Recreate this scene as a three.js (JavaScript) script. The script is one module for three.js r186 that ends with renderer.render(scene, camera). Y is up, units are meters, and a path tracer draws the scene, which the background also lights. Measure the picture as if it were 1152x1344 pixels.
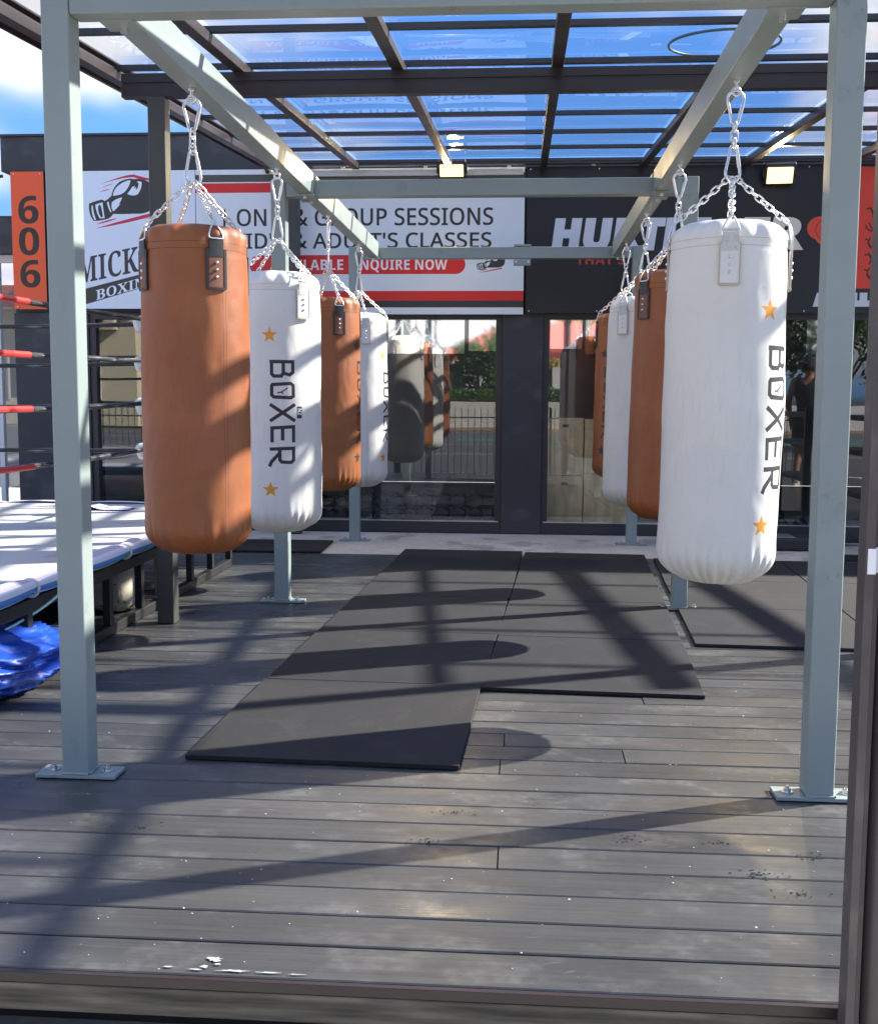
import * as THREE from 'three';
import { RoundedBoxGeometry } from 'three/addons/geometries/RoundedBoxGeometry.js';
import { mergeGeometries, mergeVertices } from 'three/addons/utils/BufferGeometryUtils.js';

// ---------------------------------------------------------------- camera, sky, sun, exposure
const scene = new THREE.Scene();
const camera = new THREE.PerspectiveCamera(49.04, 877 / 1024, 0.05, 600);
camera.rotation.order = 'YXZ';
camera.position.set(0, 1.22, 0);
camera.rotation.set(-0.1026, 0.0735, 0.0057);

const renderer = new THREE.WebGLRenderer({ antialias: true });
renderer.toneMapping = THREE.LinearToneMapping;
renderer.toneMappingExposure = 3.05;
renderer.shadowMap.enabled = true;
renderer.shadowMap.type = THREE.PCFSoftShadowMap;

let seed = 20240607;
const rnd = () => { seed = (seed + 0x6D2B79F5) | 0; let t = Math.imul(seed ^ (seed >>> 15), 1 | seed); t = (t + Math.imul(t ^ (t >>> 7), 61 | t)) ^ t; return ((t ^ (t >>> 14)) >>> 0) / 4294967296; };
const rr = (a, b) => a + (b - a) * rnd();
const clamp = (x, a = 0, b = 1) => Math.min(b, Math.max(a, x));
const sstep = (a, b, x) => { const t = clamp((x - a) / (b - a)); return t * t * (3 - 2 * t); };
const lerp = (a, b, t) => a + (b - a) * t;
const hash3 = (x, y, z) => { let h = Math.imul(x, 374761393) + Math.imul(y, 668265263) + Math.imul(z, 2147483647 - 1274126177); h = Math.imul(h ^ (h >>> 13), 1274126177); return ((h ^ (h >>> 16)) >>> 0) / 4294967296; };
function noise3(x, y, z) {
  const xi = Math.floor(x), yi = Math.floor(y), zi = Math.floor(z), f = (t) => t * t * (3 - 2 * t), u = f(x - xi), v = f(y - yi), w = f(z - zi);
  const L = (k) => lerp(lerp(hash3(xi, yi, zi + k), hash3(xi + 1, yi, zi + k), u), lerp(hash3(xi, yi + 1, zi + k), hash3(xi + 1, yi + 1, zi + k), u), v);
  return lerp(L(0), L(1), w);
}
const fbm3 = (x, y, z, o = 4) => { let s = 0, a = 0.5, n = 0; for (let i = 0; i < o; i++) { s += a * noise3(x, y, z); n += a; x *= 2.03; y *= 2.03; z *= 2.03; a *= 0.5; } return s / n; };
// tiling noise
function pn(x, y, px, py, s = 0) {
  const xi = Math.floor(x), yi = Math.floor(y), f = (t) => t * t * (3 - 2 * t), u = f(x - xi), v = f(y - yi);
  const m = (a, p) => ((a % p) + p) % p, H = (a, b) => hash3(m(a, px), m(b, py), s);
  return lerp(lerp(H(xi, yi), H(xi + 1, yi), u), lerp(H(xi, yi + 1), H(xi + 1, yi + 1), u), v);
}
const pf = (u, v, a, b, s = 0, o = 4) => { let t = 0, k = 0.5, n = 0; for (let i = 0; i < o; i++) { t += k * pn(u * a, v * b, a, b, s + i); n += k; a *= 2; b *= 2; k *= 0.5; } return t / n; };

// sun from the right and behind the shop, about 34 degrees high
const sunDir = new THREE.Vector3(0.758, 0.559, -0.336).normalize();
{
  const w = 1024, h = 512, data = new Float32Array(w * h * 4);
  for (let j = 0; j < h; j++) for (let i = 0; i < w; i++) {
    const el = ((j + 0.5) / h - 0.5) * Math.PI, az = ((i + 0.5) / w - 0.5) * 2 * Math.PI;
    const y = Math.sin(el), x = Math.cos(el) * Math.cos(az), z = Math.cos(el) * Math.sin(az);
    const e = clamp(y), t = Math.pow(1 - e, 3);
    let c = [lerp(0.032, 0.11, t), lerp(0.128, 0.23, t), lerp(0.40, 0.44, t)];
    if (y < 0) { const g = sstep(0, -0.06, y); c = [lerp(c[0], 0.08, g), lerp(c[1], 0.08, g), lerp(c[2], 0.08, g)]; }
    else {
      const k = 1 / (y + 0.22), n = fbm3(x * k * 1.5 + 17.9, y * 2.1 + 3.1, z * k * 1.5 + 8.2, 6);
      const wisp = fbm3(x * k * 4 + 1.3, 9.1, z * k * 4 + 2.7, 4);
      const d = sstep(0.43, 0.60, n + 0.10 * (wisp - 0.5)) * sstep(0.0, 0.05, y);
      const core = lerp(0.41, 0.33, sstep(0.58, 0.76, n));
      c = [lerp(c[0], core, d), lerp(c[1], core, d), lerp(c[2], core * 1.02, d)];
    }
    const q = 4 * (j * w + i); data[q] = c[0]; data[q + 1] = c[1]; data[q + 2] = c[2]; data[q + 3] = 1;
  }
  const sky = new THREE.DataTexture(data, w, h, THREE.RGBAFormat, THREE.FloatType);
  sky.mapping = THREE.EquirectangularReflectionMapping; sky.magFilter = sky.minFilter = THREE.LinearFilter; sky.needsUpdate = true;
  scene.background = sky; scene.environment = sky;
}
const sun = new THREE.DirectionalLight(new THREE.Color(1, 0.945, 0.86), 5);
sun.position.copy(sunDir).multiplyScalar(60); sun.target.position.set(0, 0, -5);
sun.position.add(sun.target.position); sun.castShadow = true; sun.shadow.radius = 1.5; sun.shadow.mapSize.set(4096, 4096);
Object.assign(sun.shadow.camera, { left: -30, right: 30, top: 30, bottom: -30, near: 1, far: 160 });
scene.add(sun); scene.add(sun.target);

// ---------------------------------------------------------------- helpers
const used = new Map();
const numbered = (n) => { const k = used.get(n) || 0; used.set(n, k + 1); return k ? `${n}_${String(k).padStart(3, '0')}` : n; };
const tag = (o, label, category, group, kind) => { if (label) o.userData.label = label; if (category) o.userData.category = category; if (group) o.userData.group = group; if (kind) o.userData.kind = kind; return o; };
function thing(name, label, category, [x, y, z] = [0, 0, 0], turn = 0, group) { const o = new THREE.Group(); o.name = numbered(name); o.position.set(x, y, z); o.rotation.y = turn; scene.add(o); return tag(o, label, category, group); }
function mesh(name, geo, mat, parent = scene) { const m = new THREE.Mesh(geo, mat); m.name = parent === scene ? numbered(name) : name; m.castShadow = m.receiveShadow = true; parent.add(m); return m; }
const structure = (name, geo, mat) => tag(mesh(name, geo, mat), null, null, null, 'structure');
function dup(root, [x, y, z], turn, label, group) { const r = root.clone(); r.name = numbered(root.name.replace(/_\d{3}$/, '')); r.userData = { ...root.userData }; scene.add(r); r.position.set(x, y, z); r.rotation.set(0, turn, 0); if (label) r.userData.label = label; if (group) r.userData.group = group; return r; }
function mUV(g, ox = 0, oy = 0) { // uv in metres from the dominant normal
  g = g.index ? g.toNonIndexed() : g; const p = g.attributes.position, n = g.attributes.normal, uv = new Float32Array(p.count * 2);
  for (let i = 0; i < p.count; i += 3) {
    let a = 0, b = 0, c = 0; for (let k = 0; k < 3; k++) { a += Math.abs(n.getX(i + k)); b += Math.abs(n.getY(i + k)); c += Math.abs(n.getZ(i + k)); }
    for (let k = 0; k < 3; k++) { const x = p.getX(i + k), y = p.getY(i + k), z = p.getZ(i + k); let u, v; if (b >= a && b >= c) { u = x; v = z; } else if (a >= c) { u = z; v = y; } else { u = x; v = y; } uv[2 * (i + k)] = u + ox; uv[2 * (i + k) + 1] = v + oy; }
  }
  g.setAttribute('uv', new THREE.BufferAttribute(uv, 2)); return g;
}
const mm = (x0, x1, y0, y1, z0, z1, r = 0) => { const w = x1 - x0, h = y1 - y0, d = z1 - z0; const g = r ? new RoundedBoxGeometry(w, h, d, 2, r) : new THREE.BoxGeometry(w, h, d); g.translate((x0 + x1) / 2, (y0 + y1) / 2, (z0 + z1) / 2); return mUV(g); };
const join = (a) => mergeGeometries(a.map((g) => { g = g.index ? g.toNonIndexed() : g; for (const k of Object.keys(g.attributes)) if (!['position', 'normal', 'uv'].includes(k)) g.deleteAttribute(k); return g; }));
const tube = (pts, r, n = 24, m = 8, closed = false) => new THREE.TubeGeometry(new THREE.CatmullRomCurve3(pts.map((p) => new THREE.Vector3(...p)), closed), n, r, m, closed);
function rod(a, b, r0, r1 = r0, n = 8) { const A = new THREE.Vector3(...a), B = new THREE.Vector3(...b), d = B.clone().sub(A); const g = new THREE.CylinderGeometry(r1, r0, d.length(), n); g.applyQuaternion(new THREE.Quaternion().setFromUnitVectors(new THREE.Vector3(0, 1, 0), d.normalize())); g.translate((A.x + B.x) / 2, (A.y + B.y) / 2, (A.z + B.z) / 2); return g; }
const at = (g, x, y, z, rx = 0, ry = 0, rz = 0) => { g.rotateX(rx); g.rotateY(ry); g.rotateZ(rz); g.translate(x, y, z); return g; };
function tex(size, fn, metres = 1, srgb = true, h = size) {
  const d = new Uint8Array(size * h * 4);
  for (let j = 0; j < h; j++) for (let i = 0; i < size; i++) { const c = fn((i + 0.5) / size, (j + 0.5) / h), q = 4 * (j * size + i); if (typeof c === 'number') d[q] = d[q + 1] = d[q + 2] = clamp(c) * 255; else { d[q] = clamp(c[0]) * 255; d[q + 1] = clamp(c[1]) * 255; d[q + 2] = clamp(c[2]) * 255; } d[q + 3] = 255; }
  const t = new THREE.DataTexture(d, size, h); t.wrapS = t.wrapT = THREE.RepeatWrapping; t.magFilter = THREE.LinearFilter; t.minFilter = THREE.LinearMipmapLinearFilter; t.generateMipmaps = true; if (srgb) t.colorSpace = THREE.SRGBColorSpace; t.repeat.set(1 / metres, 1 / metres); t.needsUpdate = true; return t;
}
function canvasTex(w, h, draw) { const c = document.createElement('canvas'); c.width = w; c.height = h; draw(c.getContext('2d'), w, h); const t = new THREE.CanvasTexture(c); t.colorSpace = THREE.SRGBColorSpace; t.anisotropy = 8; return t; }
const lin = (r, g, b) => new THREE.Color().setRGB(r, g, b);
const std = (color, roughness = 0.6, extra = {}) => new THREE.MeshStandardMaterial({ color, roughness, ...extra });
const phys = (o) => new THREE.MeshPhysicalMaterial(o);

// ---------------------------------------------------------------- textures and materials
const smudge = tex(512, (u, v) => 0.35 + 0.5 * pf(u, v, 5, 5, 3, 5), 1.3, false);
const fineGrain = tex(512, (u, v) => 0.5 + 0.5 * (pf(u, v, 60, 60, 9, 3) - 0.5), 0.35, false);
function deckTex(s) {
  const specks = [], marks = []; const old = seed; seed = s * 977;
  for (let i = 0; i < 34; i++) specks.push([rnd(), rnd(), rr(0.0006, 0.0022), rr(0.45, 0.95)]);
  for (let i = 0; i < 26; i++) marks.push([rnd(), rnd(), rr(0.003, 0.02), rr(0.0006, 0.003), rr(-0.5, 0.5), rnd()]);
  seed = old; const N = 1024, acc = new Float32Array(N * N);
  for (const [x, y, r, a] of specks) { const R = Math.ceil(r * N) + 1; for (let j = -R; j <= R; j++) for (let i = -R; i <= R; i++) { const q = Math.hypot(i, j * 1.3) / (r * N); if (q < 1) acc[((Math.floor(y * N) + j + N) % N) * N + (Math.floor(x * N) + i + N) % N] += a * (1 - q * q) * 0.62; } }
  for (const [x, y, l, w, an, k] of marks) { const R = Math.ceil(l * N); for (let j = -R; j <= R; j++) for (let i = -R; i <= R; i++) { const a = (i * Math.cos(an) + j * Math.sin(an)) / (l * N), b = (j * Math.cos(an) - i * Math.sin(an)) / (w * N); if (a * a + b * b < 1) acc[((Math.floor(y * N) + j + N) % N) * N + (Math.floor(x * N) + i + N) % N] += (k > 0.45 ? 0.13 : -0.10) * (1 - a * a - b * b) * (0.3 + rnd()); } }
  return tex(N, (u, v) => {
    const g = pf(u, v, 3, 170, s, 4) - 0.5, g2 = pf(u, v, 10, 420, s + 7, 3) - 0.5, p = pf(u, v, 4, 4, s + 20, 5) - 0.5, dust = sstep(0.52, 0.72, pf(u, v, 9, 13, s + 31, 5)) * pf(u, v, 80, 80, s + 3, 2);
    const k = 0.262 + 0.05 * g + 0.03 * g2 + 0.08 * p + 0.10 * dust + acc[Math.min(N - 1, Math.floor(v * N)) * N + Math.min(N - 1, Math.floor(u * N))];
    return [k * 1.0, k * 0.995, k * 0.965];
  }, 1.6);
}
const deckBump = tex(1024, (u, v) => 0.5 + 0.5 * (pf(u, v, 6, 260, 40, 4) - 0.5) + 0.2 * (pf(u, v, 90, 90, 44, 2) - 0.5), 1.6, false);
const deckRough = tex(512, (u, v) => 0.14 + 0.38 * pf(u, v, 6, 14, 50, 5) + 0.10 * pf(u, v, 60, 60, 52, 2), 1.6, false);
const M = {};
M.deck = [1, 2, 3].map((k) => new THREE.MeshStandardMaterial({ color: lin([0, 1, 0.90, 1.10][k], [0, 1, 0.89, 1.08][k], [0, 1, 0.88, 1.07][k]), map: deckTex(k * 13), bumpMap: deckBump, bumpScale: 0.0007, roughnessMap: deckRough, roughness: 1 }));
M.bearer = std(0xffffff, 0.85, { map: tex(512, (u, v) => { const g = pf(u, v, 4, 60, 61, 5), k = 0.31 + 0.3 * (g - 0.5) + 0.25 * (pf(u, v, 3, 5, 63, 4) - 0.5); return [k * 1.06, k, k * 0.84]; }, 0.7) });
M.mat = new THREE.MeshStandardMaterial({ map: tex(1024, (u, v) => { const f = hash3(Math.floor(u * 1024), Math.floor(v * 1024), 4), k = 0.092 + 0.03 * (f - 0.5) + 0.05 * (pf(u, v, 5, 5, 70, 5) - 0.5) + (f > 0.9975 ? 0.35 : 0) + 0.03 * sstep(0.55, 0.75, pf(u, v, 11, 9, 75, 5)); return [k * 1.02, k * 0.985, k * 0.975]; }, 1.05), bumpMap: fineGrain, bumpScale: 0.0008, roughness: 0.85 });
M.concrete = std(0xffffff, 0.85, { map: tex(1024, (u, v) => { const k = 0.73 + 0.20 * (pf(u, v, 5, 5, 80, 6) - 0.5) + 0.10 * (pf(u, v, 90, 90, 83, 2) - 0.5) - 0.14 * sstep(0.6, 0.75, pf(u, v, 8, 8, 87, 5)); return [k * 1.02, k * 0.985, k * 0.93]; }, 2.2) });
M.asphalt = std(0xffffff, 0.9, { map: tex(512, (u, v) => { const k = 0.33 + 0.08 * (pf(u, v, 5, 5, 90, 4) - 0.5) + 0.09 * (hash3(Math.floor(u * 512), Math.floor(v * 512), 2) - 0.5); return [k, k, k * 1.02]; }, 3) });
const paintRough = tex(512, (u, v) => 0.30 + 0.22 * pf(u, v, 7, 7, 95, 5), 1.1, false);
const paintMap = tex(1024, (u, v) => { const s = sstep(0.66, 0.74, pf(u, v, 14, 14, 105, 4)), m = sstep(0.72, 0.78, pf(u, v, 70, 70, 101, 2)), k = 0.565 + 0.05 * (pf(u, v, 3, 6, 99, 5) - 0.5) - 0.018 * s - 0.05 * m * s; return [k * 0.945, k * 1.02, k * 0.985]; }, 1.4);
M.frame = new THREE.MeshStandardMaterial({ map: paintMap, roughnessMap: paintRough, roughness: 1, bumpMap: fineGrain, bumpScale: 0.00012 });
M.galv = new THREE.MeshStandardMaterial({ color: lin(0.66, 0.66, 0.64), metalness: 0.95, roughness: 0.3 });
M.chain = new THREE.MeshStandardMaterial({ color: lin(0.78, 0.76, 0.72), metalness: 0.9, roughness: 0.28 });
M.brown = new THREE.MeshStandardMaterial({ map: tex(512, (u, v) => { const k = 0.15 + 0.05 * (pf(u, v, 3, 30, 110, 4) - 0.5) + 0.03 * pf(u, v, 6, 6, 113, 4); return [k * 1.1, k * 0.86, k * 0.8]; }, 1.3), roughnessMap: paintRough, roughness: 1 });
M.upright = new THREE.MeshStandardMaterial({ map: tex(512, (u, v) => { const k = 0.26 + 0.05 * (pf(u, v, 3, 9, 310, 5) - 0.5) + 0.05 * sstep(0.6, 0.75, pf(u, v, 9, 9, 313, 4)); return [k * 1.05, k * 0.97, k * 0.94]; }, 0.9), roughnessMap: paintRough, roughness: 1 });
M.darkpost = new THREE.MeshStandardMaterial({ map: tex(256, (u, v) => { const k = 0.25 + 0.05 * (pf(u, v, 4, 4, 115, 5) - 0.5); return [k, k * 1.01, k * 0.92]; }, 1.1), roughness: 0.45 });
M.char = std(0xffffff, 0.6, { map: tex(512, (u, v) => { const k = 0.215 + 0.05 * (pf(u, v, 4, 4, 120, 6) - 0.5) + 0.06 * sstep(0.62, 0.78, pf(u, v, 6, 9, 123, 5)); return [k * 0.99, k, k * 1.05]; }, 1.7) });
M.black = std(lin(0.018, 0.018, 0.02), 0.45);
M.blackSteel = std(0xffffff, 0.5, { map: tex(256, (u, v) => { const k = 0.13 + 0.06 * (pf(u, v, 5, 5, 130, 5) - 0.5); return [k, k, k]; }, 0.8) });
M.alu = std(lin(0.03, 0.03, 0.033), 0.38);
M.white = std(lin(0.74, 0.74, 0.73), 0.5);
M.whiteDirty = std(0xffffff, 0.6, { map: tex(256, (u, v) => { const k = 0.84 - 0.14 * pf(u, v, 5, 5, 140, 5); return [k, k, k * 0.97]; }, 0.8) });
M.orange = std(lin(0.80, 0.135, 0.045), 0.45);
M.red = std(lin(0.62, 0.035, 0.03), 0.45);
M.glass = phys({ color: lin(0.93, 0.96, 0.96), metalness: 0, roughness: 0, transmission: 1, thickness: 0, ior: 2.2 });
M.film = phys({ color: lin(0.93, 0.96, 0.98), metalness: 1, roughness: 0.03, transparent: true, opacity: 0.8 });
M.sheet = phys({ color: lin(0.90, 0.93, 0.97), metalness: 0, roughness: 0, transmission: 1, thickness: 0, ior: 1.32 });
M.innerWall = std(lin(0.5, 0.5, 0.49), 0.9);
M.rubberFloor = std(lin(0.42, 0.42, 0.42), 0.8);
M.skin = std(lin(0.30, 0.15, 0.09), 0.55);

// ---------------------------------------------------------------- setting: ground, road, apron
structure('ground', mUV(at(new THREE.PlaneGeometry(500, 500, 1, 1), 0, -0.4, 0, -Math.PI / 2)), M.concrete);
structure('road', mm(-120, 120, -0.43, -0.392, 4.0, 33), M.asphalt);
structure('pavement', mm(-120, 120, -0.43, -0.27, 33.2, 60), M.concrete);
structure('concrete_apron', mm(-6.5, 9, -0.38, -0.003, -10.0, -8.6, 0.01), M.concrete);
const lineMat = std(lin(0.6, 0.6, 0.58), 0.7);
for (const [z, w] of [[11.5, 0.14], [17.5, 0.12], [24, 0.14], [29.5, 0.14]]) tag(mesh('road_marking', mm(-60, 60, -0.39, -0.386, z - w / 2, z + w / 2), lineMat), null, null, null, 'structure');
tag(mesh('road_marking', mm(-2.5, 60, -0.39, -0.386, 20.2, 21.8), std(lin(0.03, 0.28, 0.17), 0.8)), null, null, null, 'structure');
structure('kerb', mm(-120, 120, -0.43, -0.25, 33, 33.2), std(lin(0.45, 0.30, 0.14), 0.8));

// ---------------------------------------------------------------- deck, board by board
const deck = new THREE.Group(); deck.name = 'deck'; deck.userData.kind = 'structure'; scene.add(deck);
{
  const pitch = 0.1476, w = 0.1415, z0 = -2.222, X0 = -6.7, X1 = 5.2, joists = [];
  for (let x = X0; x <= X1; x += 0.45) joists.push(x);
  const fixed = { 4: [-0.05], 6: [], 8: [], 9: [-0.06], 10: [0.36], 11: [-0.05] };
  for (let k = 0; k < 43; k++) {
    const cuts = [X0]; let x = X0 + rr(0.8, 3.5);
    if (fixed[k]) { cuts.push(X0 + rr(1, 3), ...fixed[k]); } else while (x < X1 - 0.5) { const j = joists.reduce((a, b) => (Math.abs(b - x) < Math.abs(a - x) ? b : a)); if (k > 13 || j < -1.6 || j > 1.2) cuts.push(j); x += rr(2.4, 4.8); }
    cuts.sort((a, b) => a - b); cuts.push(X1);
    for (let i = 0; i + 1 < cuts.length; i++) {
      const a = cuts[i] + (i ? 0.002 : 0), b = cuts[i + 1] - (i + 2 < cuts.length ? 0.002 : 0); if (b - a < 0.2) continue;
      const zf = z0 - k * pitch, dy = rr(-0.0012, 0.0012), sh = new THREE.Shape(), c = 0.003, t = 0.024;
      sh.moveTo(0, -t); sh.lineTo(w, -t); sh.lineTo(w, -c); sh.lineTo(w - c, 0); sh.lineTo(c, 0); sh.lineTo(0, -c);
      const g = new THREE.ExtrudeGeometry(sh, { depth: b - a, bevelEnabled: false }); g.rotateY(Math.PI / 2); g.translate(a, dy, zf);
      mesh('deck_board', mUV(g, rr(0, 5), rr(0, 5)), M.deck[Math.floor(rnd() * 3)], deck);
    }
  }
  for (let i = 0; i < joists.length; i += 1) mesh('joist', mm(joists[i] - 0.022, joists[i] + 0.022, -0.12, -0.026, -8.56, -2.27), M.bearer, deck);
  mesh('fascia_board', mm(X0, X1, -0.026, -0.003, -2.219, -2.204, 0.002), M.brown, deck);
  mesh('bearer', mm(X0, X1, -0.090, -0.028, -2.262, -2.207, 0.003), M.bearer, deck);
  for (let x = -6; x < 5; x += 0.92) mesh('stump', mm(x, x + 0.09, -0.4, -0.116, -2.33, -2.24), M.bearer, deck);
  for (let x = -6; x < 5; x += 1.8) mesh('stump', mm(x, x + 0.09, -0.4, -0.122, -6.33, -6.24), M.bearer, deck);
  mesh('skirt', mm(X0, X1, -0.4, -0.126, -2.72, -2.70), M.black, deck);
}
// white paint smears left on the front board
{
  const paint = std(lin(0.34, 0.37, 0.37), 0.7);
  const smear = (pts, y = 0.0024) => { const s = new THREE.Shape(pts.map((p) => new THREE.Vector2(...p))); const g = new THREE.ExtrudeGeometry(s, { depth: 0.0012, bevelEnabled: false }); g.rotateX(-Math.PI / 2); g.translate(0, y - 0.0012, 0); return g; };
  const jag = (cx, cz, w, d, n = 22) => { const a = []; for (let i = 0; i < n; i++) { const t = (i / n) * Math.PI * 2, k = rr(0.35, 1.15); a.push([cx + Math.cos(t) * w * k, -(cz + Math.sin(t) * d * k)]); } return a; };
  const ps = thing('paint_smear', 'dried white paint smears on the front edge board of the deck', 'paint smear', [0, 0, 0]);
  for (const [x, z, w, d] of [[-0.652, -2.283, 0.020, 0.011], [-0.665, -2.250, 0.012, 0.007], [-0.60, -2.238, 0.045, 0.005], [-0.52, -2.236, 0.03, 0.003], [-0.74, -2.243, 0.015, 0.003], [-0.638, -2.262, 0.008, 0.004], [-0.68, -2.237, 0.02, 0.003], [-0.46, -2.234, 0.02, 0.002]]) mesh('flake', smear(jag(x, z, w, d)), paint, ps);
}

// crumbs, grit and dark leaf litter scattered over the boards
{
  const flake = (n, pick, size, tall) => { const pos = []; for (let i = 0; i < n; i++) { const [x, z] = pick(), m = 5 + Math.floor(rnd() * 3), s = size * rr(0.5, 1.6), a0 = rnd() * 6, h = tall * rr(0.5, 1.2), c = []; for (let k = 0; k < m; k++) { const a = a0 + (k / m) * 6.283, q = s * rr(0.5, 1.1); c.push([x + Math.cos(a) * q, 0.0016, z + Math.sin(a) * q * 0.7]); } for (let k = 0; k < m; k++) { const p = c[k], q = c[(k + 1) % m]; pos.push(x, h + 0.0016, z, q[0], q[1], q[2], p[0], p[1], p[2]); } } const g = new THREE.BufferGeometry(); g.setAttribute('position', new THREE.Float32BufferAttribute(pos, 3)); g.computeVertexNormals(); g.setAttribute('uv', new THREE.Float32BufferAttribute(new Float32Array(pos.length / 3 * 2), 2)); return g; };
  tag(mesh('crumbs', flake(260, () => [rr(-2.0, 1.3), -2.25 - Math.pow(rnd(), 1.3) * 5.5], 0.0028, 0.002), std(lin(0.62, 0.60, 0.55), 0.9)), 'tiny pale crumbs and grit scattered over the deck boards', 'crumbs', null, 'stuff');
  const spots = [[0.62, -2.83, 0.05], [0.70, -2.72, 0.06], [0.56, -3.03, 0.035], [-0.24, -2.97, 0.05], [0.80, -2.95, 0.05], [0.30, -3.04, 0.04], [-0.18, -3.20, 0.05], [-1.05, -3.0, 0.06], [0.78, -2.45, 0.04]];
  tag(mesh('leaf_litter', flake(220, () => { const s = spots[Math.floor(Math.pow(rnd(), 1.4) * spots.length)], a = rnd() * 6.283, q = Math.pow(rnd(), 1.6) * 1.7 * s[2]; return [s[0] + Math.cos(a) * q, s[1] + Math.sin(a) * q * 0.45]; }, 0.0034, 0.0012), std(lin(0.008, 0.007, 0.006), 0.9)), 'dark grit and leaf litter clumped on the deck near the frame foot', 'litter', null, 'stuff');
}

// ---------------------------------------------------------------- gym building
const bld = thing('gym_building', 'charcoal shop building with large windows and flat parapet behind the deck', 'building', [0, 0, -10.05]);
{
  const P = (name, x0, x1, y0, y1, z0, z1, m = M.char, r = 0) => mesh(name, mm(x0, x1, y0, y1, z0, z1, r), m, bld);
  P('wall', -4.62, 9, 1.955, 3.19, -0.30, -0.02); P('parapet', -4.66, -2.26, 3.192, 3.49, -0.34, 0.10); P('parapet_cap', -4.68, -2.24, 3.492, 3.512, -0.36, 0.12, M.alu); P('parapet', -2.258, 3.4, 3.192, 3.265, -0.30, 0.02); P('parapet', 3.402, 9, 3.192, 3.75, -0.30, 0.10);
  P('pillar', -4.62, -3.93, 0, 1.953, -0.30, 0.02); P('pillar', -2.22, -1.98, 0, 1.953, -0.30, 0.02);
  P('pillar', -0.185, 0.17, 0, 1.953, -0.30, 0.05, M.char, 0.006); P('pillar', 1.88, 2.08, 0, 1.953, -0.30, 0.02); P('pillar', 3.35, 9, 0, 1.953, -0.30, 0.02);
  P('plinth', -4.60, 9, -0.39, -0.001, -0.30, 0.045);
  const win = (x0, x1, mull = []) => {
    const w = mesh('window', join([mm(x0, x1, 0.002, 0.10, -0.09, 0.035), mm(x0, x1, 1.90, 1.952, -0.09, 0.0), mm(x0, x0 + 0.055, 0.101, 1.899, -0.09, 0.0), mm(x1 - 0.055, x1, 0.101, 1.899, -0.09, 0.0)]), M.alu, bld);
    mesh('sill', mm(x0 + 0.02, x1 - 0.02, 0.101, 0.108, -0.03, 0.028), M.galv, w);
    const xs = [x0 + 0.055, ...mull, x1 - 0.055];
    for (let i = 0; i + 1 < xs.length; i++) {
      const g = new THREE.PlaneGeometry(xs[i + 1] - xs[i] - 0.002, 1.797, 10, 10); const p = g.attributes.position;
      for (let k = 0; k < p.count; k++) p.setZ(k, 0.0016 * (fbm3(p.getX(k) * 1.3 + i, p.getY(k) * 1.3, 4.4, 2) - 0.5)); g.computeVertexNormals();
      mesh('pane', at(g, (xs[i] + xs[i + 1]) / 2, 1.0, -0.045), M.glass, w);
    }
    return w;
  };
  win(-3.928, -2.222); win(-1.978, -0.187); win(0.172, 1.878); win(2.082, 3.348);
  // room behind the glass
  P('floor', -4.6, 8.9, -0.06, -0.004, -6.0, -0.301, M.rubberFloor); P('back_wall', -4.6, 8.9, 0, 3.0, -6.2, -6.0, M.innerWall); P('side_wall', -4.6, -4.4, 0, 3.0, -5.999, -0.301, M.innerWall); P('side_wall', 8.7, 8.9, 0, 3.0, -5.999, -0.301, M.innerWall); P('ceiling', -4.6, 8.9, 3.002, 3.1, -6.2, -0.301, M.innerWall);
  // lower wing
  P('fascia', -12, -4.69, 2.52, 2.84, -0.7, -0.24); P('wall', -12, -4.69, -0.4, 0.10, -0.7, -0.35); P('back_wall', -12, -4.7, 0.1, 2.5, -3.2, -3.0, M.innerWall); P('roof', -12, -4.69, 2.842, 2.86, -3.2, -0.24, M.alu); P('side_wall', -4.80, -4.69, 0.11, 2.5, -3.0, -0.5, M.innerWall);
  const lw = mesh('window', join([mm(-12, -4.7, 2.45, 2.518, -0.42, -0.36), mm(-12, -4.7, 0.102, 0.16, -0.42, -0.36), mm(-4.76, -4.70, 0.161, 2.449, -0.42, -0.36), mm(-4.98, -4.935, 0.161, 2.449, -0.42, -0.36), mm(-6.6, -6.54, 0.161, 2.449, -0.42, -0.36)]), M.white, bld);
  for (const [a, b] of [[-4.934, -4.761], [-6.539, -4.981], [-12, -6.601]]) mesh('pane', at(new THREE.PlaneGeometry(b - a, 2.285), (a + b) / 2, 1.305, -0.39), M.glass, lw);
}
// reflective film strips on the upper glass
{
  const strip = (x0, x1, y0, y1, label) => { const s = new THREE.Shape(), r = 0.012, w = x1 - x0, h = y1 - y0; s.moveTo(r, 0); s.lineTo(w - r, 0); s.quadraticCurveTo(w, 0, w, r); s.lineTo(w, h); s.lineTo(0, h); s.lineTo(0, r); s.quadraticCurveTo(0, 0, r, 0); const g = new THREE.ShapeGeometry(s, 4); g.translate(x0, y0, -10.089); tag(mesh('window_film', g, M.film), label, 'window film'); };
  strip(-1.92, -0.525, 1.60, 1.898, 'wide strip of mirror film across the top of the dumbbell window');
  strip(-0.485, -0.245, 1.625, 1.898, 'short strip of mirror film on top of the dumbbell window beside the pillar');
  strip(0.235, 0.515, 1.645, 1.898, 'short strip of mirror film above the plywood boxes beside the pillar');
  strip(0.545, 1.82, 1.60, 1.898, 'wide strip of mirror film across the top of the plywood box window');
  strip(2.455, 2.62, 1.60, 1.898, 'narrow mirror film strip on the window right of the bags');
}

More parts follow.
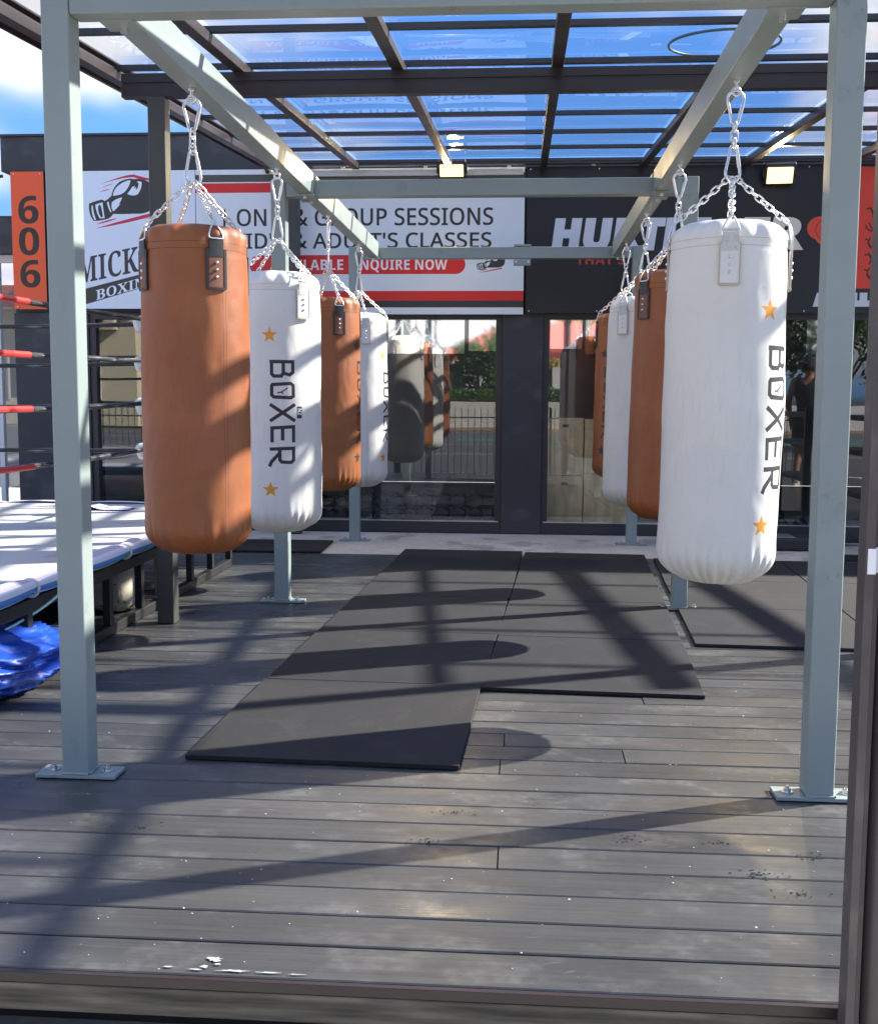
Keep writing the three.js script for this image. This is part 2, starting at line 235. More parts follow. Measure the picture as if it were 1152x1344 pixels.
// ---------------------------------------------------------------- sign prints
const SANS = 'sans-serif', SERIF = 'serif';
function glovePrint(c, s = 1) { // drawn on a 107 x 90 unit field
  const path = (pts, fill) => { c.beginPath(); pts.forEach((p, i) => (i === 0 ? c.moveTo(p[0], p[1]) : p.length === 2 ? c.lineTo(p[0], p[1]) : p.length === 4 ? c.quadraticCurveTo(...p) : c.bezierCurveTo(...p))); c.closePath(); c.fillStyle = fill; c.fill(); };
  const K = '#34352f', W = '#e3ebf2', R = '#cf2a45';
  c.save(); c.scale(s, s);
  path([[26, 15], [66, -1, 80, -1], [96, 4, 106, 6], [106, 9.5], [90, 8, 80, 3.5], [60, 4, 26, 15]], R); path([[28, 21], [40, 15, 48, 14], [38, 18, 28, 21]], R); path([[25, 28.5], [34, 24, 42, 23], [34, 27, 25, 28.5]], R);
  path([[17, 91], [50, 80, 104, 66], [108, 71], [60, 84, 17, 91]], R); path([[18, 84], [36, 75, 52, 74], [36, 81, 18, 84]], R);
  path([[7, 48], [20, 43, 28, 41.5], [33, 44], [42, 38, 44, 34], [46, 20, 58, 11], [72, 4, 80, 7], [98, 4, 112, 18], [121, 34, 114, 52], [104, 68, 80, 66], [56, 67, 46, 66], [42, 72, 38, 74], [26, 78, 14, 78], [5, 66, 7, 48]], K);
  path([[46, 35], [47, 22, 60, 14], [70, 8, 75, 9], [74, 18, 66, 28], [58, 35, 46, 35]], W); path([[69, 32], [76, 24, 81, 13], [88, 9, 93, 12], [93, 24, 86, 33], [78, 37, 69, 32]], W); path([[75, 12], [79, 16], [78, 20], [82, 18], [80, 23], [84, 20], [83, 26], [87, 21], [88, 14], [82, 9]], K);
  path([[44, 46], [52, 39, 61, 38], [58, 46, 55, 50], [58, 49], [52, 57, 46, 62], [42, 56, 44, 46]], W);
  path([[11, 52], [10, 66, 15, 76], [18, 76], [14, 66, 13, 51]], W); path([[17, 50], [18, 64, 24, 74], [32, 73], [30, 60, 29, 46], [22, 48]], W); path([[22, 52], [20, 62, 26, 72], [29, 71], [28, 58, 25, 50]], K); path([[36, 46], [38, 58, 42, 64], [43, 62], [40, 54, 39, 45]], W);
  path([[47, 68.5], [70, 71, 108, 64], [80, 72, 52, 71.5]], W);
  c.restore();
}
function board(name, x0, x1, y0, y1, z, t, draw, W, H, label, extra = {}) { // a flat board with its print on the front face
  const g = thing(name, label, 'sign', [(x0 + x1) / 2, y0, z]); const w = x1 - x0, h = y1 - y0;
  mesh('backing', mm(-w / 2, w / 2, 0, h, -t, 0), M.alu, g);
  const f = new THREE.PlaneGeometry(w, h); f.translate(0, h / 2, 0.0022); for (let x = -w / 2 + 0.03; x <= w / 2 - 0.02; x += (w - 0.06) / Math.max(1, Math.round(w / 0.55))) for (const y of [0.02, h - 0.02]) mesh('screw', at(new THREE.CylinderGeometry(0.006, 0.006, 0.004, 8), x, y, 0.004, Math.PI / 2), M.galv, g); mesh('print', f, new THREE.MeshStandardMaterial({ map: canvasTex(W, H, draw), roughness: 0.42, ...extra }), g); return g;
}
const digits = (c, t, x, y, w, h) => { c.save(); c.font = `bold 100px ${SANS}`; const m = c.measureText(t); c.translate(x, y); c.scale(w / m.width, h / 73); c.fillText(t, 0, 73); c.restore(); };
board('number_sign', -4.573, -4.27, 1.981, 3.188, -9.94, 0.03, (c, W, H) => {
  c.fillStyle = '#ee5c2c'; c.fillRect(0, 0, W, H); c.fillStyle = '#35281a';
  for (const [t, y] of [['6', 175], ['0', 410], ['6', 652]]) digits(c, t, 42, y, 178, 207);
}, 256, 1024, 'orange street number board reading 606 on the corner pillar');
board('boxing_sign', -3.99, -2.90, 1.985, 3.188, -9.94, 0.03, (c, W, H) => {
  c.fillStyle = '#dfe7ee'; c.fillRect(0, 0, W, H); c.save(); c.scale(W / 161, H / 180); c.translate(-99, -225.5);
  c.save(); c.translate(119, 233); c.scale(0.94, 0.86); c.translate(-7, -2); glovePrint(c, 0.88); c.restore();
  const slant = (t, x, y, size, k, sx, fill) => { c.save(); c.translate(x, y); c.transform(1, k, 0, 1, 0, 0); c.scale(sx, 1); c.font = `bold ${size}px ${SERIF}`; c.fillStyle = fill; c.fillText(t, 0, 0); c.restore(); };
  slant('MICKEY', 99, 373, 46, -0.20, 0.66, '#3a3535');
  c.fillStyle = '#3d3a36'; c.beginPath(); c.moveTo(99, 382); c.lineTo(222, 351); c.lineTo(222, 368); c.lineTo(99, 403); c.fill();
  slant('BOXING', 124, 394, 18, -0.27, 1.12, '#e6edf3'); c.restore();
}, 1024, 1140, 'white sign with black boxing glove and slanted MICKEY BOXING lettering');
board('sessions_sign', -2.895, -0.007, 1.936, 3.188, -9.94, 0.03, (c, W, H) => {
  c.fillStyle = '#dde2e4'; c.fillRect(0, 0, W, H); c.save(); c.scale(W / 430, H / 189); c.translate(-258, -224.5);
  c.fillStyle = '#4a4a42'; c.fillRect(258, 231, 430, 9.5); c.fillStyle = '#d8201f'; c.fillRect(258, 242, 430, 12.5);
  const T = (t, x, y, w, size, fill, weight = '') => { c.save(); c.font = `${weight} ${size}px ${SANS}`; const m = c.measureText(t).width; c.translate(x, y); c.scale(w / m, 1); c.fillStyle = fill; c.fillText(t, 0, 0); c.lineWidth = 0.7; c.strokeStyle = fill; if (!weight) c.strokeText(t, 0, 0); c.restore(); };
  T('1 ON 1 & GROUP SESSIONS', 287, 297.5, 362, 30, '#2c2a26'); T("KID'S & ADULT'S CLASSES", 306, 327, 341, 27, '#2c2a26');
  c.fillStyle = '#d8201f'; c.beginPath(); c.arc(341, 348.5, 12.5, Math.PI / 2, Math.PI * 1.5); c.arc(600, 348.5, 12.5, -Math.PI / 2, Math.PI / 2); c.fill();
  T('AVAILABLE', 356, 355, 98, 19, '#f1e9e6', 'bold'); T('ENQUIRE NOW', 464, 355, 125, 19, '#f1e9e6', 'bold');
  c.save(); c.translate(625, 335); c.scale(0.33, 0.27); glovePrint(c); c.restore();
  c.fillStyle = '#d8201f'; c.fillRect(258, 383, 430, 12.5); c.fillStyle = '#33302e'; c.fillRect(258, 395.5, 430, 9); c.restore();
}, 2048, 900, 'long white sign about sessions and classes with red bars');
board('hurtle_sign', 0.012, 3.0, 1.945, 3.188, -9.935, 0.03, (c, W, H) => {
  c.fillStyle = '#131215'; c.fillRect(0, 0, W, H); c.save(); c.scale(W / 462, H / 189); c.translate(-690, -224.5);
  const blk = (t, x, y, w, h, fill) => { c.save(); c.translate(x, y); c.transform(1, 0, -0.13, 1, 0, 0); c.font = `bold 100px ${SANS}`; const m = c.measureText(t).width; c.scale(w / m, h / 73); c.fillStyle = fill; c.strokeStyle = fill; c.lineWidth = 9; c.lineJoin = 'miter'; c.fillText(t, 0, 0); c.strokeText(t, 0, 0); c.restore(); };
  blk('HURTLE', 721, 330, 208, 38, '#cfd2d8'); blk('ER', 968, 330, 80, 38, '#d6d0c0');
  c.save(); c.font = `bold 15px ${SANS}`; c.fillStyle = '#c23a28'; c.translate(756, 350); c.scale(1.35, 1); c.fillText("THAT'S", 0, 0); c.restore();
  c.fillStyle = '#d84526'; c.beginPath(); c.ellipse(1074, 305, 17, 15, 0, 0, 7); c.ellipse(1082, 316, 16, 12, 0.5, 0, 7); c.fill(); c.strokeStyle = '#8d2416'; c.lineWidth = 1; c.beginPath(); c.arc(1080, 307, 12, 2, 5); c.stroke();
  c.fillStyle = '#d33b22'; c.fillRect(1122, 228, 32, 154); c.strokeStyle = '#3a1712'; c.lineWidth = 1.8; for (let i = 0; i < 5; i++) { c.beginPath(); const y = 282 + i * 19, q = [[3, -6, 14, 4, 9, 13], [0, 8, 12, 12, 16, 2], [8, -4, -2, 10, 14, 12], [2, 0, 16, -2, 6, 12], [12, 0, -4, 6, 12, 14]][i]; c.moveTo(1132, y); c.bezierCurveTo(1132 + q[0], y + q[1], 1132 + q[2], y + q[3], 1132 + q[4], y + q[5]); c.moveTo(1136 + q[0] / 3, y - 3); c.quadraticCurveTo(1134 + q[2] / 2, y + 6, 1138 + q[4] / 3, y + 10); c.stroke(); }
  c.fillStyle = '#c9cbcb'; c.beginPath(); c.moveTo(1073, 387); c.lineTo(1152, 387); c.lineTo(1150, 405); c.lineTo(1068, 405); c.fill(); c.fillStyle = '#1d1c20'; for (const x of [1084, 1098, 1111, 1125, 1138]) c.fillRect(x, 387, 3, 10);
  c.restore();
}, 2048, 860, 'black shop sign with white italic lettering and orange panel');

// ---------------------------------------------------------------- facade fittings
{
  const c1 = thing('conduit', 'long white conduit pipe along the top of the shop front', 'conduit', [0, 3.212, -9.90]);
  mesh('pipe', rod([-1.85, 0, 0], [4.2, 0.012, 0], 0.018), M.whiteDirty, c1); for (let x = -1.6; x < 4; x += 0.72) mesh('clip', mm(x, x + 0.03, -0.022, 0.026, -0.03, 0.021), M.whiteDirty, c1); mesh('tee', mm(-0.56, -0.50, -0.07, 0.02, -0.022, 0.022, 0.008), M.whiteDirty, c1);
  const c2 = thing('conduit', 'short white trunking strip under the long conduit pipe', 'conduit', [0, 3.120, -9.925]); mesh('cover', mm(-1.85, -0.02, 0, 0.05, -0.012, 0.018, 0.004), M.whiteDirty, c2);
}
const lampGlow = new THREE.MeshStandardMaterial({ color: 0xffffff, emissive: lin(1, 0.60, 0.17), emissiveIntensity: 0.75 });
function floodlight(x, y, z, w, h, tilt, turn, label, power) {
  const g = thing('floodlight', label, 'floodlight', [x, y, z], turn); const body = mesh('housing', at(mm(-w / 2 - 0.02, w / 2 + 0.02, -h / 2 - 0.02, h / 2 + 0.02, -0.05, 0.0, 0.008), 0, 0, 0, tilt), M.black, g); void body;
  mesh('lamp_face', at(new RoundedBoxGeometry(w, h, 0.012, 2, 0.005), 0, -0.008 * Math.sin(tilt), 0.010, 0).rotateX(tilt), lampGlow, g); mesh('bracket', join([mm(-w / 2 - 0.03, -w / 2 - 0.022, -0.02, 0.06, -0.08, 0), mm(w / 2 + 0.022, w / 2 + 0.03, -0.02, 0.06, -0.08, 0), mm(-w / 2 - 0.021, w / 2 + 0.021, 0.052, 0.06, -0.08, -0.052)]), M.black, g);
  const s = new THREE.SpotLight(lin(1, 0.74, 0.36), power, 14, 1.25, 0.6, 2); const n = new THREE.Vector3(0, -Math.sin(tilt), Math.cos(tilt)).applyAxisAngle(new THREE.Vector3(0, 1, 0), turn);
  s.position.set(x, y, z).addScaledVector(n, 0.03); s.target.position.copy(s.position).addScaledVector(n, 3); s.castShadow = true; s.shadow.radius = 3; s.name = 'flood_beam'; scene.add(s, s.target);
}
floodlight(-0.63, 3.145, -9.80, 0.20, 0.11, 0.7, 0.0, 'lit floodlight above the white sessions sign', 1.8);
floodlight(2.12, 3.085, -9.82, 0.21, 0.14, 0.6, -0.1, 'lit floodlight on the black shop sign', 1.2);
{ // small dome and side spotlight
  const d = thing('camera_dome', 'small white security camera dome under the parapet', 'camera', [-2.24, 3.19, -9.90]); mesh('dome', new THREE.SphereGeometry(0.045, 16, 8, 0, 7, Math.PI / 2, Math.PI / 2), M.white, d); mesh('mount', at(new THREE.CylinderGeometry(0.05, 0.05, 0.02, 16), 0, 0.008, 0), M.white, d); mesh('lens', at(new THREE.SphereGeometry(0.022, 10, 8), 0, -0.03, 0.02), M.black, d);
  const s = thing('wall_spotlight', 'white spotlight on a black arm at the parapet corner', 'spotlight', [-4.66, 3.16, -9.98]); mesh('arm', rod([0, 0, 0], [-0.10, -0.02, 0.02], 0.014), M.black, s); mesh('head', rod([-0.16, -0.13, 0.10], [-0.09, 0.02, 0.0], 0.065, 0.04, 14), M.white, s); mesh('bezel', rod([-0.165, -0.14, 0.107], [-0.16, -0.13, 0.10], 0.07, 0.07, 14), M.black, s);
}

// ---------------------------------------------------------------- canopy roof
const roofY = (z) => 3.25 + 0.077 * (-z - 9.9);
{
  const g = thing('canopy_roof', 'clear sheet canopy on brown steel rafters above the bags', 'canopy', [0, 0, 0]); const zF = -2.05, zB = -9.86, sl = Math.atan(0.077);
  const rx = [-2.17, -1.46, -0.65, 0.15, 0.99, 1.84, 2.66, 3.6, 4.55, 5.4], len = (zF - zB) / Math.cos(sl), zc = (zF + zB) / 2;
  const bar = (w, h, drop, zf = zF) => { const c = (zf + zB) / 2, b = new RoundedBoxGeometry(w, h, (zf - zB) / Math.cos(sl), 1, 0.004); b.rotateX(sl); b.translate(0, roofY(c) - drop, c); return mUV(b); }, front = (x) => (x > 3.2 ? -6.35 : zF);
  for (const x of rx) { const r = x > 4 ? bar(0.10, 0.10, 0.084, front(x)) : bar(0.06, 0.048, 0.058, front(x)); r.translate(x, 0, 0); const m = mesh('rafter', r, M.brown, g); const lip = bar(0.02, 0.018, 0.0245, front(x)); lip.translate(x, 0, 0); mesh('glazing_bar', lip, M.brown, m); }
  { const f = bar(0.012, 0.12, 0.03); f.translate(-2.235, 0, 0); mesh('edge_flashing', f, M.brown, g); const f2 = bar(0.07, 0.012, -0.02); f2.translate(-2.205, 0, 0); mesh('edge_flashing', f2, M.brown, g); }
  for (let k = 0, z = -9.86; z < -2.2; z += 0.775, k++) mesh('purlin', mm(-2.16, z > -6.4 ? 2.69 : 5.4, roofY(z) - 0.030, roofY(z) - 0.004, z - 0.018, z + 0.018), M.alu, g);
  for (let i = 0; i + 1 < rx.length; i++) {
    const zf = front(rx[i + 1]), len = (zf - zB) / Math.cos(sl), zc = (zf + zB) / 2, s = new THREE.PlaneGeometry(rx[i + 1] - rx[i] - 0.024, len, 10, 80), p = s.attributes.position;
    for (let k = 0; k < p.count; k++) { const x = p.getX(k), y = p.getY(k), b = 1 - Math.pow(2 * x / (rx[i + 1] - rx[i]), 2); p.setZ(k, 0.006 * b * Math.cos((y + len / 2) / 0.775 * Math.PI * 2) * 0.5 + 0.008 * (fbm3(x * 2 + i * 9, y * 2, 1.7, 3) - 0.5)); }
    s.computeVertexNormals(); s.rotateX(-Math.PI / 2 + sl); s.translate((rx[i] + rx[i + 1]) / 2, roofY(zc) + 0.006, zc); mesh('roof_sheet', s, M.sheet, g);
  }
  const beam = (z, x0, x1, y1) => mesh('roof_beam', join([mm(x0, x1, y1 - 0.045, y1, z - 0.03, z + 0.03, 0.003), mm(x0 + 0.004, x1, y1 - 0.058, y1 - 0.044, z - 0.024, z + 0.022), mm(x0, x1, y1 - 0.118, y1 - 0.057, z - 0.03, z + 0.03, 0.003)]), M.brown, g);
  beam(-5.83, -2.07, 2.7, roofY(-5.83) - 0.0835); mesh('wall_plate', mm(-2.07, 5.4, roofY(-9.85) - 0.05, roofY(-9.85) - 0.034, -9.90, -9.84), M.brown, g); beam(-2.1, -2.07, 2.7, roofY(-2.1) - 0.084);
  for (const [x, z] of [[-1.885, -5.83], [-1.99, -9.80], [2.62, -5.83], [5.4, -6.3], [-2.0, -2.1], [2.62, -2.1]]) mesh('roof_post', mm(x - 0.045, x + 0.045, 0.002, roofY(z) - 0.203, z - 0.045, z + 0.045, 0.005), M.darkpost, g);
}
{ // hose loop lying on the roof
  const pts = []; for (let i = 0; i < 24; i++) { const a = (i / 24) * Math.PI * 2, x = 0.97 + 0.27 * Math.cos(a), z = -5.85 + 0.29 * Math.sin(a); pts.push([x, roofY(z) + 0.028, z]); }
  tag(mesh('hose_loop', tube(pts, 0.007, 64, 6, true), std(lin(0.05, 0.12, 0.11), 0.5)), 'thin green hose loop lying on top of the clear roof', 'hose');
}
{ // dark upright and downpipe at the deck's front edge
  const g = thing('edge_upright', 'dark brown door upright with downpipe at the front edge of the deck', 'upright', [0, -0.4, -2.12]);
  const top = roofY(-2.1) - 0.21 + 0.4 + 0.26;
  mesh('upright', mm(0.630, 0.648, 0, top, -0.02, 0.03, 0.003), M.upright, g); mesh('track', mm(0.649, 0.662, 0, top, -0.02, 0.008), M.upright, g);
  const pipe = mesh('downpipe', rod([0.706, 0, 0], [0.706, top, 0], 0.042, 0.042, 24), M.upright, g); void pipe;
  mesh('tape', mm(0.6335, 0.6485, 1.300, 1.347, 0.0303, 0.0315), M.white, g); mesh('tape', mm(0.6487, 0.675, 1.300, 1.347, 0.0085, 0.0100), M.white, g); mesh('strap', at(new THREE.CylinderGeometry(0.0435, 0.0435, 0.018, 24), 0.706, 0.42, 0, 0, 0, 0.3), std(lin(0.32, 0.45, 0.48), 0.5), g);
}

// ---------------------------------------------------------------- bag frame
const FX = [-1.404, 0.914], FZ = [-3.377, -6.454, -9.34], BX = [-1.238, 0.747], bagZ = [-4.22, -5.674, -7.162, -8.507];
{
  const g = thing('bag_frame', 'grey green steel frame carrying the punching bags', 'steel frame', [0, 0, 0]), w = 0.043;
  const hex = (x, y, z, r = 0.013) => at(new THREE.CylinderGeometry(r, r, 0.011, 6), x, y, z);
  for (const [i, x] of FX.entries()) for (const [k, zf] of FZ.entries()) {
    const z = zf - w, topY = k === 0 ? 2.475 : 2.442, base = k === 2 ? -0.001 : k === 1 && i === 1 ? 0.004 : 0.003;
    const p = mesh('post', mm(x - w, x + w, base + 0.012, topY, z - w, z + w, 0.007), M.frame, g);
    mesh('base_plate', mm(x - 0.13, x + 0.13, base, base + 0.0115, z - 0.05, z + 0.048, 0.002), M.frame, p);
    for (const s of [-1, 1]) mesh('bolt', join([at(new THREE.CylinderGeometry(0.019, 0.019, 0.003, 14), x + s * 0.088, base + 0.0135, z), hex(x + s * 0.088, base + 0.0195, z, 0.011), at(new THREE.CylinderGeometry(0.0055, 0.0055, 0.01, 8), x + s * 0.088, base + 0.0265, z)]), M.galv, p);
    mesh('weld', join([tube([[x - w, base + 0.014, z + w + 0.001], [x, base + 0.0155, z + w + 0.002], [x + w, base + 0.014, z + w + 0.001]], 0.005, 16, 6), tube([[x + w + 0.001, base + 0.014, z - w], [x + w + 0.002, base + 0.0155, z], [x + w + 0.001, base + 0.014, z + w]], 0.005, 16, 6)]), M.frame, p);
  }
  for (const [k, zf] of FZ.entries()) {
    const y0 = 2.345, y1 = k === 0 ? 2.47 : 2.438; const b = mesh('cross_beam', mm(FX[0] + w + 0.001, FX[1] - w - 0.001, y0, y1, zf - 0.084, zf - 0.003, 0.006), M.frame, g);
    if (k === 2) { mesh('splice_plate', mm(-0.09, 0.05, y0 - 0.055, y0 - 0.002, zf - 0.06, zf - 0.001, 0.003), M.frame, b); mesh('splice_plate', mm(-0.09, 0.05, y1 + 0.002, y1 + 0.02, zf - 0.06, zf - 0.001, 0.003), M.frame, b); for (const s of [-0.07, 0.03]) mesh('bolt', at(new THREE.CylinderGeometry(0.009, 0.009, 0.012, 6), s, y0 - 0.028, zf + 0.004, Math.PI / 2), M.galv, b); }
  }
  for (const [i, x] of BX.entries()) for (const k of [0, 1]) {
    const a = FZ[k] - 0.086, b = FZ[k + 1] - 0.001; const m = mesh('long_beam', mm(x - 0.04, x + 0.04, 2.352, 2.478, b, a, 0.006), M.frame, g);
    for (const [e, s] of [[a, -1], [b, 1]]) { const ca = mesh('cleat', mm(x - 0.052, x + 0.052, 2.3395, 2.3508, Math.min(e + s * 0.07, e - s * 0.03), Math.max(e + s * 0.07, e - s * 0.03), 0.002), M.frame, m); void ca; mesh('bolt', at(new THREE.CylinderGeometry(0.011, 0.011, 0.014, 6), x, 2.333, e + s * 0.045), M.galv, m); }
    for (const z of bagZ.slice(2 * k, 2 * k + 2)) mesh('eye_bolt', join([at(new THREE.CylinderGeometry(0.013, 0.013, 0.01, 6), x, 2.346, z), at(new THREE.CylinderGeometry(0.006, 0.006, 0.03, 8), x, 2.332, z), at(new THREE.TorusGeometry(0.014, 0.0055, 8, 18), x, 2.312, z, 0, i ? 0.2 : -0.2)]), M.chain, m);
  }
}

// ---------------------------------------------------------------- punching bags
function boxerPrint(c, x, y, px, py, ink, tagInk) { // px, py: canvas pixels per metre
  c.save(); c.translate(x, y); c.scale(px, py); c.rotate(Math.PI / 2); // now +x runs down the bag, -y to its right
  const H = 0.115; c.strokeStyle = ink; c.lineWidth = 0.0165; c.lineJoin = 'miter'; c.lineCap = 'butt';
  const L = (o, pts, close) => { c.beginPath(); pts.forEach(([a, b], i) => (i ? c.lineTo(o + a, -b) : c.moveTo(o + a, -b))); if (close) c.closePath(); c.stroke(); };
  const x0 = -0.255, w = 0.085, g = 0.021, k = H - 0.008;
  let o = x0; L(o, [[0.008, -0.006], [0.008, k], [0.06, k], [0.072, 0.09], [0.064, 0.06], [0.008, 0.06]]); L(o, [[0.064, 0.06], [0.078, 0.05], [0.078, 0.014], [0.068, 0.004], [0.0, 0.004]]);
  o += w + g; L(o, [[0.014, 0.008], [0.008, k - 0.012], [0.018, k], [0.07, k], [0.078, k - 0.012], [0.074, 0.014], [0.064, 0.004], [0.02, 0.004]], true); c.lineWidth = 0.006; L(o, [[0.03, 0.08], [0.05, 0.05], [0.055, 0.03]]); L(o, [[0.052, 0.05], [0.058, 0.058]]); c.lineWidth = 0.0165;
  o += w + g; L(o, [[0.004, -0.005], [0.086, H]]); L(o, [[0.086, -0.005], [0.004, H]]);
  o += w + g; L(o, [[0.085, k], [0.008, k], [0.014, 0.004], [0.085, 0.004]]); L(o, [[0.01, 0.054], [0.075, 0.054]]);
  o += w + g; L(o, [[0.012, -0.008], [0.008, k], [0.066, k], [0.078, k - 0.012], [0.076, 0.05], [0.066, 0.04], [0.01, 0.04]]); L(o, [[0.03, 0.04], [0.075, 0.0], [0.098, -0.010]]);
  c.fillStyle = tagInk; c.beginPath(); c.rect(-0.028, -0.150, 0.058, 0.026); c.fill(); c.fillStyle = '#e8e6e2'; c.font = `bold 0.026px ${SANS}`; c.save(); c.translate(-0.02, -0.128); c.scale(0.0012, 0.0012); c.font = `bold 22px ${SANS}`; c.fillText('NZ', 0, 0); c.restore();
  c.restore();
}
const starPath = (c, x, y, rx, ry, rot = 0) => { c.beginPath(); for (let i = 0; i < 10; i++) { const a = (i / 10) * Math.PI * 2 - Math.PI / 2 + rot, k = i % 2 ? 0.42 : 1; c[i ? 'lineTo' : 'moveTo'](x + Math.cos(a) * rx * k, y + Math.sin(a) * ry * k); } c.closePath(); c.fill(); };
const leather = tex(512, (u, v) => { const a = pf(u, v, 70, 70, 160, 2), b = pf(u, v, 30, 30, 165, 3); return 0.35 + 0.3 * Math.abs(a - 0.5) * 2 + 0.3 * b; }, 1, false); leather.repeat.set(7, 7);
const bagRough = tex(512, (u, v) => 0.40 + 0.22 * pf(u, v, 6, 8, 170, 5), 1, false);
function bagMap(white, R, Hh) {
  const px = 2048 / (2 * Math.PI * R), py = 2048 / Hh;
  return canvasTex(2048, 2048, (c) => {
    const old = seed; seed = white ? 5151 : 6262; c.fillStyle = white ? '#dfdcd2' : '#8a5125'; c.fillRect(0, 0, 2048, 2048);
    for (let i = 0; i < 420; i++) { const x = rnd() * 2048, y = rnd() * 2048, w = rr(20, 260), h = rr(20, 300); c.fillStyle = white ? `rgba(${rnd() < 0.5 ? '196,188,172' : '236,236,234'},0.035)` : `rgba(${rnd() < 0.5 ? '120,62,34' : '186,116,74'},0.05)`; for (const dx of [-2048, 0, 2048]) { c.beginPath(); c.ellipse(x + dx, y, w, h, 0, 0, 7); c.fill(); } }
    for (let i = 0; i < 260; i++) { c.strokeStyle = white ? `rgba(150,140,125,${rr(0.02, 0.09)})` : `rgba(${rnd() < 0.6 ? '86,44,24' : '205,140,98'},${rr(0.06, 0.2)})`; c.lineWidth = rr(0.6, 2.2); const x = rnd() * 2048, y = rnd() * 2048; c.beginPath(); c.moveTo(x, y); c.lineTo(x + rr(-24, 24), y + rr(-40, 40)); c.stroke(); }
    for (let i = 0; i < 60; i++) { c.fillStyle = white ? 'rgba(140,128,108,0.22)' : 'rgba(70,36,20,0.25)'; c.beginPath(); c.arc(rnd() * 2048, rnd() * 2048, rr(1, 4), 0, 7); c.fill(); }
    for (let i = 0; i < 340; i++) { const x = rnd() * 2048, y = 2048 * (0.5 + 0.2 * (rnd() + rnd() + rnd() - 1.5)), a = rr(0.012, 0.045); c.strokeStyle = white ? `rgba(150,134,108,${a})` : `rgba(${rnd() < 0.7 ? '74,38,20' : '196,132,90'},${a * 1.3})`; c.lineWidth = rr(3, 16); c.beginPath(); c.moveTo(x, y); c.bezierCurveTo(x + rr(-14, 14), y + rr(20, 60), x + rr(-22, 22), y + rr(50, 110), x + rr(-26, 26), y + rr(80, 220)); c.stroke(); }
    c.strokeStyle = white ? 'rgba(178,164,144,0.8)' : 'rgba(74,38,22,0.9)'; c.lineWidth = 3.2; for (const y of [0.055, 0.075]) { c.beginPath(); c.moveTo(0, y * 2048); c.lineTo(2048, y * 2048); c.stroke(); }
    c.lineWidth = 2.4; for (const x of [0.145, 0.155]) { c.beginPath(); c.moveTo(x * 2048, 0.075 * 2048); c.lineTo(x * 2048, 2048); c.stroke(); }
    boxerPrint(c, 1024, 0.535 * 2048, px, py, white ? '#2b2729' : '#33241f', white ? '#2b2729' : '#33241f');
    c.fillStyle = white ? '#e3982f' : '#3a2a22'; for (const y of [0.245, 0.83]) starPath(c, 1024 - 0.006 * px, y * 2048, 0.041 * px, 0.041 * py);
    seed = old;
  });
}
